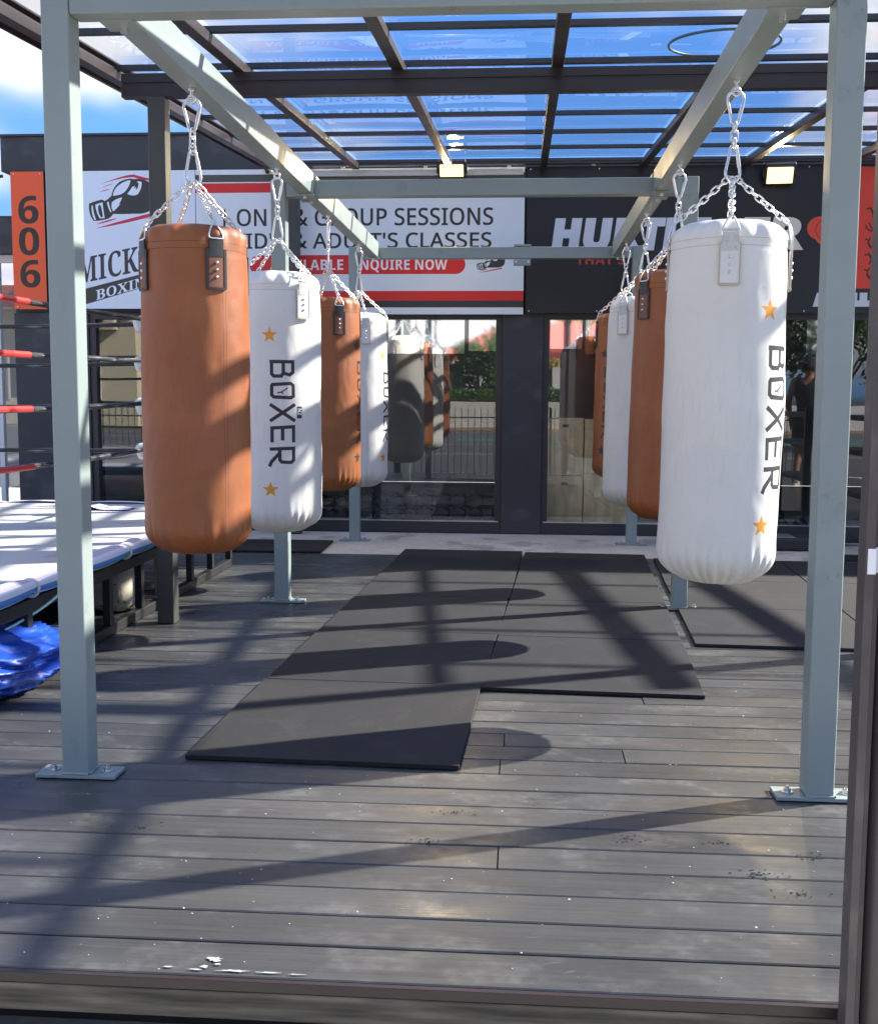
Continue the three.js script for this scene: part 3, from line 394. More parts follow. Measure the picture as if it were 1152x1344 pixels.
function bagBody(R, Hh, rt, rb, white) {
  const nu = 128, nv = 110, pos = [], uv = [], idx = [], S = white ? 3.1 : 8.7;
  // profile along the surface from the bottom centre to the top centre
  const prof = (t) => { // t: 0..1 -> [radius, y, print v]
    if (t < 0.09) { const k = t / 0.09; return [(R - rb) * k, 0, 0]; }
    if (t < 0.21) { const a = ((t - 0.09) / 0.12) * Math.PI / 2; return [R - rb + rb * Math.sin(a), rb * (1 - Math.cos(a)) * 0.9, 0]; }
    if (t < 0.82) { const k = (t - 0.21) / 0.61; return [R, lerp(rb * 0.9, Hh - rt, k), 0]; }
    if (t < 0.92) { const a = ((t - 0.82) / 0.10) * Math.PI / 2; return [R - rt * (1 - Math.cos(a)), Hh - rt + rt * Math.sin(a), 0]; }
    const k = (t - 0.92) / 0.08; return [(R - rt) * (1 - k), Hh + 0.004 * Math.sin(k * 3.1), 0];
  };
  for (let j = 0; j <= nv; j++) for (let i = 0; i <= nu; i++) {
    const u = i / nu, th = (u - 0.5) * Math.PI * 2, [r, y] = prof(j / nv), yy = y / Hh, cx = Math.sin(th), cz = Math.cos(th);
    const lowB = Math.exp(-Math.pow((y - 0.045) / 0.075, 2)), hiB = Math.exp(-Math.pow((y - (Hh - 0.03)) / 0.035, 2)), rim = sstep(0.25, 0.9, r / R);
    const fold = (fbm3(cx * 9 + S, cz * 9, y * 3, 3) - 0.5) + 0.7 * Math.sin(th * 31 + 5 * fbm3(cx * 2, cz * 2, S, 2)) * fbm3(cx * 3, 7.7, cz * 3 + S, 2);
    let d = rim * ((white ? 0.019 : 0.012) * lowB * fold + 0.010 * hiB * (fbm3(cx * 7, cz * 7, S + 2, 3) - 0.5) + 0.006 * hiB * Math.sin(th * 14 + S));
    const cr = 1 - Math.abs(2 * fbm3(cx * 2.2 + S, yy * 7 + cx, cz * 2.2, 3) - 1); d += rim * 0.014 * (fbm3(cx * 1.4 + S, yy * 4, cz * 1.4, 3) - 0.5) - rim * 0.0018 * Math.pow(cr, 6) * sstep(0.1, 0.25, yy) * sstep(0.95, 0.8, yy) + rim * 0.006 * Math.sin(yy * Math.PI) + rim * 0.006 * (0.5 - yy) - 0.004 * Math.exp(-Math.pow((y - Hh * 0.925) / 0.006, 2));
    const rad = Math.max(0, r + d), sag = j < nv * 0.12 ? -0.012 * (1 - r / R) + 0.006 * (fbm3(cx * r * 20, cz * r * 20, S, 2) - 0.5) : 0;
    pos.push(cx * rad, y + sag, cz * rad); uv.push(u, clamp(yy));
  }
  for (let j = 0; j < nv; j++) for (let i = 0; i < nu; i++) { const a = j * (nu + 1) + i, b = a + 1, c = a + nu + 1, d = c + 1; idx.push(a, b, d, a, d, c); }
  const g = new THREE.BufferGeometry(); g.setAttribute('position', new THREE.Float32BufferAttribute(pos, 3)); g.setAttribute('uv', new THREE.Float32BufferAttribute(uv, 2)); g.setIndex(idx); g.computeVertexNormals();
  const n = g.attributes.normal; for (let j = 0; j <= nv; j++) { const a = j * (nu + 1), b = a + nu; const v = new THREE.Vector3(n.getX(a) + n.getX(b), n.getY(a) + n.getY(b), n.getZ(a) + n.getZ(b)).normalize(); for (const k of [a, b]) n.setXYZ(k, v.x, v.y, v.z); }
  return g;
}
const curved = (R, a0, a1, y0, y1, t) => { // a patch with thickness wrapped round a cylinder
  const g = new THREE.BoxGeometry(1, 1, 1, 8, 1, 1), p = g.attributes.position; for (let i = 0; i < p.count; i++) { const a = lerp(a0, a1, p.getX(i) + 0.5), r = R + t * (p.getZ(i) + 0.5), y = lerp(y0, y1, p.getY(i) + 0.5); p.setXYZ(i, Math.sin(a) * r, y, Math.cos(a) * r); } g.computeVertexNormals(); return g;
};
const linkGeo = (L, Wd, r, n = 20, m = 6) => { const pts = []; for (let i = 0; i < 16; i++) { const a = (i / 16) * Math.PI * 2, s = Math.cos(a), c = Math.sin(a); pts.push([Math.sign(s) * Math.pow(Math.abs(s), 0.8) * Wd / 2, Math.sign(c) * (L / 2 - Wd / 2) + c * Wd / 2, 0]); } return tube(pts, r, n, m, true); };
const pearGeo = (L, Wt, Wb, r) => { // two arcs of different radius joined by straight sides
  const P = [], a = Wt / 2, b = Wb / 2, yt = L / 2 - a, yb = -L / 2 + b; for (let i = 0; i <= 8; i++) { const t = (i / 8) * Math.PI; P.push([Math.cos(t) * a, yt + Math.sin(t) * a, 0]); } P.push([-lerp(a, b, 0.5), (yt + yb) / 2, 0]); for (let i = 0; i <= 6; i++) { const t = Math.PI + (i / 6) * Math.PI; P.push([Math.cos(t) * b, yb + Math.sin(t) * b, 0]); } P.push([lerp(a, b, 0.5), (yt + yb) / 2, 0]); const g = tube(P, r, 60, 8, true), sl = rod([lerp(a, b, 0.2), lerp(yt, yb, 0.2), 0], [lerp(a, b, 0.75), lerp(yt, yb, 0.75), 0], r * 1.25, r * 1.25, 8); return join([g, sl]); };
function chainRun(A, B, L = 0.033, W = 0.019, r = 0.0031) {
  const a = new THREE.Vector3(...A), b = new THREE.Vector3(...B), len = a.distanceTo(b), n = Math.max(2, Math.round(len / (L - 2.6 * r))), out = [], q = new THREE.Quaternion().setFromUnitVectors(new THREE.Vector3(0, 1, 0), b.clone().sub(a).normalize());
  const base = linkGeo(len / n + 2.6 * r, W, r, 16, 5);
  for (let i = 0; i < n; i++) { const g = base.clone(); g.rotateY(i % 2 ? 0.5 + rr(-0.2, 0.2) : 0.5 + Math.PI / 2 + rr(-0.2, 0.2)); g.applyQuaternion(q); const p = a.clone().lerp(b, (i + 0.5) / n); g.translate(p.x, p.y - 0.004 * Math.sin(((i + 0.5) / n) * Math.PI), p.z); out.push(g); }
  return join(out);
}
function makeBag(white, R, y0, y1, pos, turn, label, group) {
  const g = thing('punching_bag', label, 'punching bag', [pos[0], y0, pos[1]], turn, group), H = y1 - y0, rt = white ? 0.075 : 0.045, rb = white ? 0.13 : 0.10;
  const mat = new THREE.MeshPhysicalMaterial({ map: bagMap(white, R, H), bumpMap: leather, bumpScale: 0.0007, roughnessMap: bagRough, roughness: 1, sheen: white ? 0 : 0.0 });
  mesh('bag_body', bagBody(R, H, rt, rb, white), mat, g);
  const webbing = white ? M.whiteDirty : M.black, patchM = white ? std(lin(0.72, 0.71, 0.68), 0.5) : std(lin(0.17, 0.062, 0.028), 0.55), trim = white ? std(lin(0.50, 0.42, 0.33), 0.6) : M.black;
  const top = H - 0.045, apex = [0, 2.012 - y0, 0];
  for (let k = 0; k < 4; k++) {
    const a = Math.PI / 4 + k * Math.PI / 2, hw = 0.026 / R, pw = 0.033 / R, R2 = R + 0.006;
    const s = mesh('strap', curved(R2, a - hw, a + hw, top - 0.075, top, 0.004), webbing, g);
    mesh('patch', curved(R2 - 0.002, a - pw, a + pw, top - 0.185, top - 0.05, 0.0045), patchM, s);
    const e = (white ? 0.0022 : 0.005) / R; mesh('trim', join([curved(R2 - 0.001, a - pw - e, a - pw + e, top - 0.19, top - 0.047, 0.0055), curved(R2 - 0.001, a + pw - e, a + pw + e, top - 0.19, top - 0.047, 0.0055), curved(R2 - 0.001, a - pw, a + pw, top - 0.193, top - 0.184, 0.0055)]), trim, s);
    for (let j = 0; j < 3; j++) mesh('rivet', at(new THREE.SphereGeometry(0.006, 10, 6), Math.sin(a) * (R2 + 0.003), top - 0.095 - j * 0.026, Math.cos(a) * (R2 + 0.003)), M.chain, s);
    const rp = (da, y, r) => [Math.sin(a + da) * r, y, Math.cos(a + da) * r], tip = rp(0, H + 0.006, R - 0.012);
    mesh('ring', tube([rp(-hw, top - 0.006, R2 + 0.002), rp(0, top - 0.010, R2 + 0.003), rp(hw, top - 0.006, R2 + 0.002), rp(hw * 0.3, H - 0.002, R - 0.006), tip, rp(-hw * 0.3, H - 0.002, R - 0.006)], 0.0034, 40, 6, true), M.chain, g);
    mesh('chain', chainRun([apex[0] + Math.sin(a) * 0.012, apex[1], apex[2] + Math.cos(a) * 0.012], tip), M.chain, g);
  }
  mesh('carabiner', at(pearGeo(0.125, 0.026, 0.056, 0.0056), 0, 2.062 - y0, 0, 0, -turn + 0.3), M.chain, g);
  mesh('chain', chainRun([0, 2.205 - y0, 0], [0, 2.118 - y0, 0], 0.040, 0.024, 0.0042), M.chain, g);
  mesh('carabiner', at(pearGeo(0.118, 0.060, 0.026, 0.0056), 0, 2.256 - y0, 0, 0, -turn + 0.15), M.chain, g);
  return g;
}
const D = Math.PI / 180;
const wb = makeBag(true, 0.211, 0.548, 1.845, [BX[1], bagZ[0]], 36 * D, 'white vinyl punching bag hung at the street end of the row opposite the boxing ring', 'punching bags');
const bb = makeBag(false, 0.196, 0.628, 1.838, [BX[0], bagZ[0]], -186 * D, 'brown leather punching bag hung at the street end of the row beside the boxing ring', 'punching bags');
dup(wb, [BX[0], 0.535, bagZ[1]], 2 * D, 'white punching bag between the two brown bags in the ring side row', 'punching bags');
dup(bb, [BX[0], 0.622, bagZ[2]], 74 * D, 'brown punching bag between the two white bags in the ring side row', 'punching bags');
dup(wb, [BX[0], 0.540, bagZ[3]], 66 * D, 'white punching bag in front of the dumbbell window, ring side row', 'punching bags');
dup(bb, [BX[1], 0.622, bagZ[1]], 170 * D, 'brown punching bag between the two white bags in the row opposite the ring', 'punching bags');
dup(wb, [BX[1], 0.540, bagZ[2]], 185 * D, 'white punching bag between two brown bags in the row opposite the ring', 'punching bags');
dup(bb, [BX[1], 0.622, bagZ[3]], -45 * D, 'brown punching bag in front of the plywood boxes with dark lettering', 'punching bags');

// the row opposite the ring hangs a touch out of plumb
scene.traverse((o) => { if (o.name.startsWith('punching_bag') && o.parent === scene && o.position.x > 0) { const t = 0.0125; o.rotation.order = 'ZYX'; o.position.x -= t * (2.33 - o.position.y); o.rotation.z = -t; } });

// ---------------------------------------------------------------- rubber mats
{
  const geos = [0, 1, 2].map((k) => { const g = new RoundedBoxGeometry(0.924, 0.016, 1.032, 2, 0.003); return mUV(g, k * 0.37, k * 0.61); });
  const mat = (x, z, a, label, group, sx = 1, sz = 1) => { const m = mesh('rubber_mat', geos[Math.floor(rnd() * 3)], M.mat); m.position.set(x, 0.0105, z); m.rotation.y = a; m.scale.set(sx, 1, sz); tag(m, label, 'mat', group); };
  for (let k = 0; k < 5; k++) mat(-0.638 + k * 0.0430 + rr(-0.002, 0.002), -4.095 - k * 1.036, -0.036 + rr(-0.004, 0.004), k === 0 ? 'black rubber mat at the street end of the strip nearer the boxing ring' : k === 4 ? 'black rubber mat at the shop end of the strip nearer the boxing ring' : 'black rubber mat in the middle of the strip nearer the boxing ring', 'mats in the strip nearer the ring');
  for (let k = 0; k < 4; k++) mat(0.322 + k * 0.0485 + rr(-0.002, 0.002), -5.063 - k * 1.033, -0.048 + rr(-0.003, 0.003), k === 0 ? 'black rubber mat at the street end of the strip beside the white bag' : k === 3 ? 'black rubber mat at the shop end of the strip before the pillar' : 'black rubber mat in the middle of the strip between the bag rows', 'mats in the strip between the bag rows', 0.99, 0.996);
  for (let k = 0; k < 3; k++) for (let j = 0; j < 2; j++) mat(1.345 + j * 0.930 + k * 0.045, -5.975 - k * 0.99 + j * 0.03, -0.042 + rr(-0.003, 0.003), 'black rubber mat outside the steel frame beneath the white bag', 'mats beyond the frame', 1, 0.955);
  mat(-2.02, -8.885, 0.02, 'black rubber mat lying alone at the ring end by the dumbbell window', null, 1, 0.66);
}

// ---------------------------------------------------------------- boxing ring
{
  const x0 = -6.6, x1 = -2.03, z0 = -7.86, z1 = -3.4, top = 0.44;
  const g = thing('boxing_ring', 'boxing ring with white canvas and black ropes on the deck edge', 'boxing ring', [0, 0, 0]);
  const cg = new THREE.PlaneGeometry(x1 - x0 - 0.06, z1 - z0 - 0.06, 60, 60), p = cg.attributes.position; for (let i = 0; i < p.count; i++) p.setZ(i, 0.010 * (fbm3(p.getX(i) * 1.2, p.getY(i) * 1.2, 2.2, 4) - 0.5)); cg.computeVertexNormals();
  mesh('canvas', mUV(at(cg, (x0 + x1) / 2, top, (z0 + z1) / 2, -Math.PI / 2)), std(0xffffff, 0.7, { map: tex(512, (u, v) => { const k = 0.78 - 0.16 * pf(u, v, 3, 3, 180, 6) - 0.07 * sstep(0.6, 0.75, pf(u, v, 9, 9, 186, 4)); return [k * 1.0, k * 0.985, k * 0.96]; }, 2.5) }), g);
  mesh('platform', mm(x0 + 0.05, x1 - 0.05, 0.36, 0.425, z0 + 0.05, z1 - 0.05), M.blackSteel, g);
  // padded edge in a blue and white cover, tied in at the straps
  const coverTex = canvasTex(64, 256, (c) => { const b = ['#d4d3de', '#c6bac6', '#cdb9c0', '#e3e2ea', '#dcdbe4', '#3f86c8', '#3877bd', '#cfdde8', '#e6e3dd', '#c9b3a2']; b.forEach((k, i) => { c.fillStyle = k; c.fillRect(0, i * 25.6, 64, 26); }); });
  const pad = (ax, az, bx, bz) => { const L = Math.hypot(bx - ax, bz - az), n = Math.round(L / 0.035), m = 16, pos = [], uv = [], idx = [], nx = -(bz - az) / L, nz = (bx - ax) / L; for (let i = 0; i <= n; i++) { const s = (i / n) * L, b = Math.pow(Math.abs(Math.sin((s / 0.56) * Math.PI)), 0.5), w = 0.035 + 0.022 * b + 0.006 * (fbm3(s * 4, 1, 2, 2) - 0.5), hh = 0.026 + 0.020 * b; for (let k = 0; k <= m; k++) { const t = (k / m) * Math.PI * 1.3 - 0.5; pos.push(ax + (bx - ax) * i / n + nx * w * Math.sin(t), top - 0.024 + hh * Math.cos(t), az + (bz - az) * i / n + nz * w * Math.sin(t)); uv.push(s, 1 - k / m); } } for (let i = 0; i < n; i++) for (let k = 0; k < m; k++) { const a = i * (m + 1) + k, c = a + m + 1; idx.push(a, a + 1, c, c, a + 1, c + 1); } const q = new THREE.BufferGeometry(); q.setAttribute('position', new THREE.Float32BufferAttribute(pos, 3)); q.setAttribute('uv', new THREE.Float32BufferAttribute(uv, 2)); q.setIndex(idx); q.computeVertexNormals(); return q; };
  const padMat = std(0xffffff, 0.5, { map: coverTex });
  mesh('edge_pad', pad(x1 - 0.03, z1, x1 - 0.03, z0), padMat, g); mesh('edge_pad', pad(x0, z1 - 0.03, x1, z1 - 0.03), padMat, g); mesh('edge_pad', pad(x1, z0 + 0.03, x0, z0 + 0.03), padMat, g);
  for (let z = z1 - 0.56; z > z0; z -= 0.56) mesh('tie_strap', at(new THREE.TorusGeometry(0.036, 0.008, 6, 16), x1 - 0.02, top - 0.03, z), M.whiteDirty, g);
  mesh('side_rail', mm(x1 - 0.075, x1 - 0.03, 0.30, 0.358, z0 + 0.03, z1 - 0.03, 0.004), M.blackSteel, g); mesh('side_rail', mm(x1 - 0.075, x1 - 0.03, 0.004, 0.055, z0 + 0.03, z1 - 0.03, 0.004), M.blackSteel, g);
  for (let z = z1 - 0.2; z > z0; z -= 0.47) mesh('upright', mm(x1 - 0.072, x1 - 0.033, 0.056, 0.299, z - 0.024, z + 0.024, 0.003), M.blackSteel, g);
  for (let z = z1 - 0.6; z > z0; z -= 0.9) { mesh('cross_member', mm(x0 + 0.1, x1 - 0.078, 0.30, 0.355, z - 0.03, z + 0.03), M.blackSteel, g); }
  for (let x = x0 + 0.2; x < x1 - 0.6; x += 1.2) mesh('leg', mm(x, x + 0.06, 0.003, 0.299, z0 + 0.4, z0 + 0.46), M.blackSteel, g);
  mesh('side_panel', mm(x1 - 0.9, x1 - 0.88, 0.003, 0.29, z0 + 0.1, z1 - 0.1), M.black, g);
  // corner posts, pads, ropes
  const cx = -2.43, cz = -7.32, hs = [1.70, 1.445, 1.17, 0.872], ropeM = std(0xffffff, 0.6, { map: tex(128, (u, v) => { const k = 0.11 + 0.1 * (pf(u, v, 3, 30, 190, 3) - 0.5) + (pf(u, v, 24, 60, 195, 2) > 0.72 ? 0.45 : 0); return [k, k, k]; }, 1) });
  const cp = mesh('corner_post', at(new THREE.CylinderGeometry(0.045, 0.045, 1.42, 16), cx - 0.05, 1.15, cz - 0.05), M.blackSteel, g);
  for (const y of hs) { mesh('corner_pad', at(mm(-0.12, 0.09, -0.06, 0.05, -0.04, 0.04, 0.035), cx + 0.0, y, cz + 0.03, 0, 0.25, 0.25), M.whiteDirty, cp); }
  for (const [i, y] of hs.entries()) {
    const sag = [0.01, 0.015, 0.015, 0.02][i]; const rope = (a, b, s) => tube([0, 1, 2, 3, 4, 5, 6].map((k) => [lerp(a[0], b[0], k / 6), lerp(a[1], b[1], k / 6) - s * Math.sin((k / 6) * Math.PI) + rr(-0.004, 0.004), lerp(a[2], b[2], k / 6)]), 0.0145, 60, 8);
    const near = [-2.42, [1.66, 1.41, 1.155, 0.89][i], -3.8];
    const A = mesh('rope', rope([cx + 0.02, y, cz + 0.06], near, sag), ropeM, g); mesh('rope', rope([cx - 0.02, y - 0.02, cz], [-6.2, y - [0.045, 0.04, 0.03, 0.0][i], cz], sag), ropeM, g);
    const f = (t) => [lerp(cx + 0.02, near[0], t), lerp(y, near[1], t) - sag * Math.sin(t * Math.PI), lerp(cz + 0.06, near[2], t)]; mesh('sleeve', tube([f(0.54), f(0.62), f(0.7), f(0.8), f(0.9)], 0.0165, 24, 10), M.red, A);
    mesh('sleeve_end', rod(f(0.535), f(0.54), 0.0167, 0.0167, 10), M.black, A);
  }
  // towel
  const tg = new THREE.PlaneGeometry(0.42, 0.2, 30, 16), tp = tg.attributes.position; for (let i = 0; i < tp.count; i++) { const x = tp.getX(i), y = tp.getY(i); tp.setZ(i, 0.012 + 0.02 * Math.max(0, fbm3(x * 9, y * 14, 3, 3) - 0.35) + 0.018 * Math.exp(-Math.pow((x + 0.05) / 0.05, 2))); } const tb = tg.clone(); tb.translate(0, 0, -0.006); tg.computeVertexNormals();
  tag(mesh('towel', at(join([tg, tb]), -2.86, 0.436, -7.45, -Math.PI / 2), std(lin(0.62, 0.60, 0.74), 0.85)), 'crumpled pale lilac towel on the ring canvas by the corner', 'towel');
}
// things under and beside the ring
{
  const s = thing('sandbag', 'cream woven sack with a black stencil mark under the ring', 'sack', [-2.30, 0.004, -6.16]);
  const sg = new THREE.SphereGeometry(1, 40, 28), p = sg.attributes.position; for (let i = 0; i < p.count; i++) { let x = p.getX(i), y = p.getY(i), z = p.getZ(i); const q = (a) => Math.sign(a) * Math.pow(Math.abs(a), 0.55), n = 1 + 0.12 * (fbm3(x * 4, y * 4, z * 4, 4) - 0.5); p.setXYZ(i, q(x) * 0.13 * n, 0.125 + q(y) * 0.125 * n, q(z) * 0.16 * n); } sg.computeVertexNormals();
  mesh('sack', sg, std(0xffffff, 0.9, { map: tex(256, (u, v) => { const k = 0.74 + 0.2 * (pf(u, v, 9, 9, 200, 5) - 0.5) - 0.25 * sstep(0.62, 0.7, pf(u, v, 6, 6, 205, 4)); return [k, k * 0.95, k * 0.84]; }, 0.5) }), s);
  mesh('stencil', join([mm(0.130, 0.137, 0.16, 0.168, -0.03, 0.01), mm(0.130, 0.137, 0.13, 0.168, 0.011, 0.018), mm(0.130, 0.137, 0.13, 0.16, -0.03, -0.023), mm(0.130, 0.137, 0.122, 0.129, -0.03, 0.018), mm(0.130, 0.137, 0.095, 0.102, -0.04, 0.03), mm(0.130, 0.137, 0.08, 0.094, 0.023, 0.03)]), M.black, s);
  const b = thing('cover_sheet', 'grey folded cover sheet leaning inside the ring frame', 'cover', [-2.20, 0.004, -6.72]); const bs = new THREE.Shape(); bs.moveTo(0, 0); bs.lineTo(0.36, 0); bs.lineTo(0.05, 0.27); bs.lineTo(0, 0.25); const bg = new THREE.ExtrudeGeometry(bs, { depth: 0.03, bevelEnabled: true, bevelSize: 0.006, bevelThickness: 0.006, bevelSegments: 2 }); bg.rotateY(Math.PI / 2); bg.translate(0, 0.006, 0.15); mesh('sheet', bg, std(lin(0.30, 0.29, 0.26), 0.85), b);
  const t = thing('tarpaulin', 'crumpled blue plastic tarpaulin bundled beside the ring', 'tarpaulin', [-2.36, 0.004, -4.42]);
  const tg = new THREE.SphereGeometry(1, 110, 70), q = tg.attributes.position;
  for (let i = 0; i < q.count; i++) { const x = q.getX(i), y = q.getY(i), z = q.getZ(i); const a = fbm3(x * 2.1 + 3, y * 2.4, z * 2.1, 4), r1 = 1 - Math.abs(2 * fbm3(x * 3 + y * 4, y * 2, z * 3.2 + 5, 3) - 1), r2 = 1 - Math.abs(2 * fbm3(x * 6 - y * 5, y * 5 + 2, z * 5, 3) - 1); const n = 0.72 + 0.34 * a + 0.17 * r1 * r1 + 0.05 * r2 * r2; q.setXYZ(i, x * 0.42 * n, Math.max(0, 0.12 + y * 0.165 * n + 0.05 * Math.max(0, -x) * (y > 0 ? 1 : 0)), z * 0.44 * n); } tg.computeVertexNormals();
  mesh('sheet', tg, phys({ color: lin(0.012, 0.065, 0.40), roughness: 0.4, bumpMap: fineGrain, bumpScale: 0.001 }), t);
  tag(mesh('cord', tube([[-2.03, 0.40, -4.93], [-2.04, 0.33, -4.75], [-2.09, 0.27, -4.5], [-2.16, 0.23, -4.3]], 0.006, 24, 6), std(lin(0.45, 0.72, 0.60), 0.6)), 'mint green cord hanging from the ring edge to the tarpaulin', 'cord');
  tag(mesh('ring_jack', join([mm(-2.16, -2.08, 0.004, 0.16, -5.02, -4.94, 0.006), rod([-2.1, 0.10, -5.02], [-2.1, 0.10, -4.90], 0.035, 0.035, 12)]), M.galv), 'galvanised steel jack foot under the ring rail', 'jack');
}

// ---------------------------------------------------------------- gym goods behind and before the glass
{
  const rubber = std(lin(0.022, 0.022, 0.025), 0.5), rack = thing('dumbbell_rack', 'black dumbbell rack standing behind the dumbbell window', 'rack', [-1.08, 0, -10.42]);
  for (const y of [0.085, 0.215]) for (const z of [-0.10, 0.06]) mesh('rail', mm(-0.9, 0.84, y - 0.03 + (0.0), y - 0.012, z - 0.02, z + 0.02), M.blackSteel, rack);
  for (const x of [-0.88, 0.82]) mesh('leg', mm(x - 0.02, x + 0.02, 0.0, 0.202, -0.14, -0.125), M.blackSteel, rack);
  const head = (s) => { const g = new THREE.CylinderGeometry(s, s, 0.075, 6, 1); g.rotateX(Math.PI / 2); const b = new THREE.CylinderGeometry(s * 0.86, s * 0.86, 0.089, 6, 1); b.rotateX(Math.PI / 2); return join([g, b]); };
  const heads = [0.048, 0.056, 0.064, 0.070].map(head), handle = at(new THREE.CylinderGeometry(0.014, 0.016, 0.12, 12), 0, 0, 0, Math.PI / 2);
  for (const [row, y] of [[0, 0.074], [1, 0.204]]) { let x = -1.93; for (let k = 0; k < 12 && x < -0.28; k++) { const s = Math.min(3, Math.floor(k / 2.6)), R = [0.048, 0.056, 0.064, 0.070][s]; x += R; const d = thing('dumbbell', row ? 'black hexagonal dumbbell on the upper rail of the rack' : 'black hexagonal dumbbell on the lower rail of the rack', 'dumbbell', [x, y, -10.42], 0, row ? 'upper row of dumbbells' : 'lower row of dumbbells'); for (const z of [-0.097, 0.097]) { const h = mesh('head', heads[s], rubber, d); h.position.set(0, R * 0.866, z); } const hm = mesh('handle', handle, M.galv, d); hm.position.y = R * 0.866; x += R + 0.012; } }
  const ply = std(0xffffff, 0.6, { map: tex(512, (u, v) => { const w = pf(u, v, 3, 5, 210, 4), k = 0.80 + 0.16 * (pf(u, v, 26, 3, 214, 4) - 0.5) + 0.1 * Math.sin((u * 16 + w * 9)) * 0.3; return [k * 1.12, k * 0.94, k * 0.66]; }, 0.6) });
  const box = (x, y, w, h, label) => { const b = thing('plywood_box', label, 'box', [x, y, -10.44]); mesh('panel', mm(-w / 2, w / 2, 0.001, h, 0.012, 0.03, 0.002), ply, b); mesh('body', mm(-w / 2 + 0.002, w / 2 - 0.002, 0.001, h - 0.001, -0.5, 0.0115), ply, b); mesh('handle_slot', mm(-0.03, 0.03, h - 0.085, h - 0.06, 0.0305, 0.033, 0.0), M.black, b); };
  box(0.395, -0.003, 0.33, 0.50, 'lower plywood jump box beside the pillar behind glass'); box(0.395, 0.50, 0.33, 0.53, 'upper plywood jump box beside the pillar behind glass'); box(0.77, -0.003, 0.40, 0.52, 'lower plywood jump box behind the brown bag with lettering'); box(0.77, 0.52, 0.40, 0.50, 'upper plywood jump box behind the brown bag with lettering');
  const kb = thing('kettlebell', 'black kettlebell behind the window right of the bags', 'kettlebell', [2.2, 0, -10.36], 0, 'kettlebells'); mesh('ball', at(new THREE.SphereGeometry(0.07, 18, 12), 0, 0.066, 0), rubber, kb); mesh('handle', at(new THREE.TorusGeometry(0.045, 0.013, 8, 18), 0, 0.145, 0), rubber, kb);
  for (const [x, z] of [[2.36, -10.42], [2.53, -10.36], [2.70, -10.41], [2.28, -10.6]]) dup(kb, [x, 0, z], x * 3, null, 'kettlebells');
  const scr = thing('screen', 'olive tinted screen in a black frame behind the dumbbell window', 'screen', [-1.46, 1.03, -10.62]); mesh('frame', mm(-0.17, 0.17, 0, 0.62, -0.05, 0), M.black, scr); mesh('glass', mm(-0.12, 0.10, 0.06, 0.50, 0.0012, 0.006), phys({ color: lin(0.20, 0.21, 0.13), roughness: 0.08 }), scr); mesh('stand', mm(-0.05, 0.05, -1.03, -0.001, -0.045, -0.01), M.black, scr);
  const blk = thing('step_block', 'low black rubber step block on the concrete apron', 'step', [2.12, 0, -9.3]); mesh('block', mm(-0.21, 0.21, 0.0, 0.10, -0.18, 0.18, 0.02), rubber, blk); mesh('top_plate', mm(-0.09, 0.09, 0.1005, 0.104, -0.13, 0.12, 0.001), M.galv, blk);
  const sr = thing('weight_rack', 'black steel weight rack with slanting arm by the shop window', 'rack', [2.62, 0, -9.05]);
  for (const z of [-0.55, 0.55]) { mesh('upright', mm(-0.03, 0.03, 0.02, 1.15, z - 0.03, z + 0.03, 0.004), M.blackSteel, sr); mesh('foot', mm(-0.25, 0.35, 0.02, 0.07, z + 0.034, z + 0.084, 0.004), M.blackSteel, sr); }
  for (const y of [0.45, 0.78, 1.05]) mesh('shelf', mm(-0.028, 0.22, y, y + 0.04, -0.515, 0.515, 0.003), M.blackSteel, sr); mesh('arm', rod([-0.05, 0.5, 0.6], [-0.18, 0.03, 1.2], 0.022), M.blackSteel, sr);
}

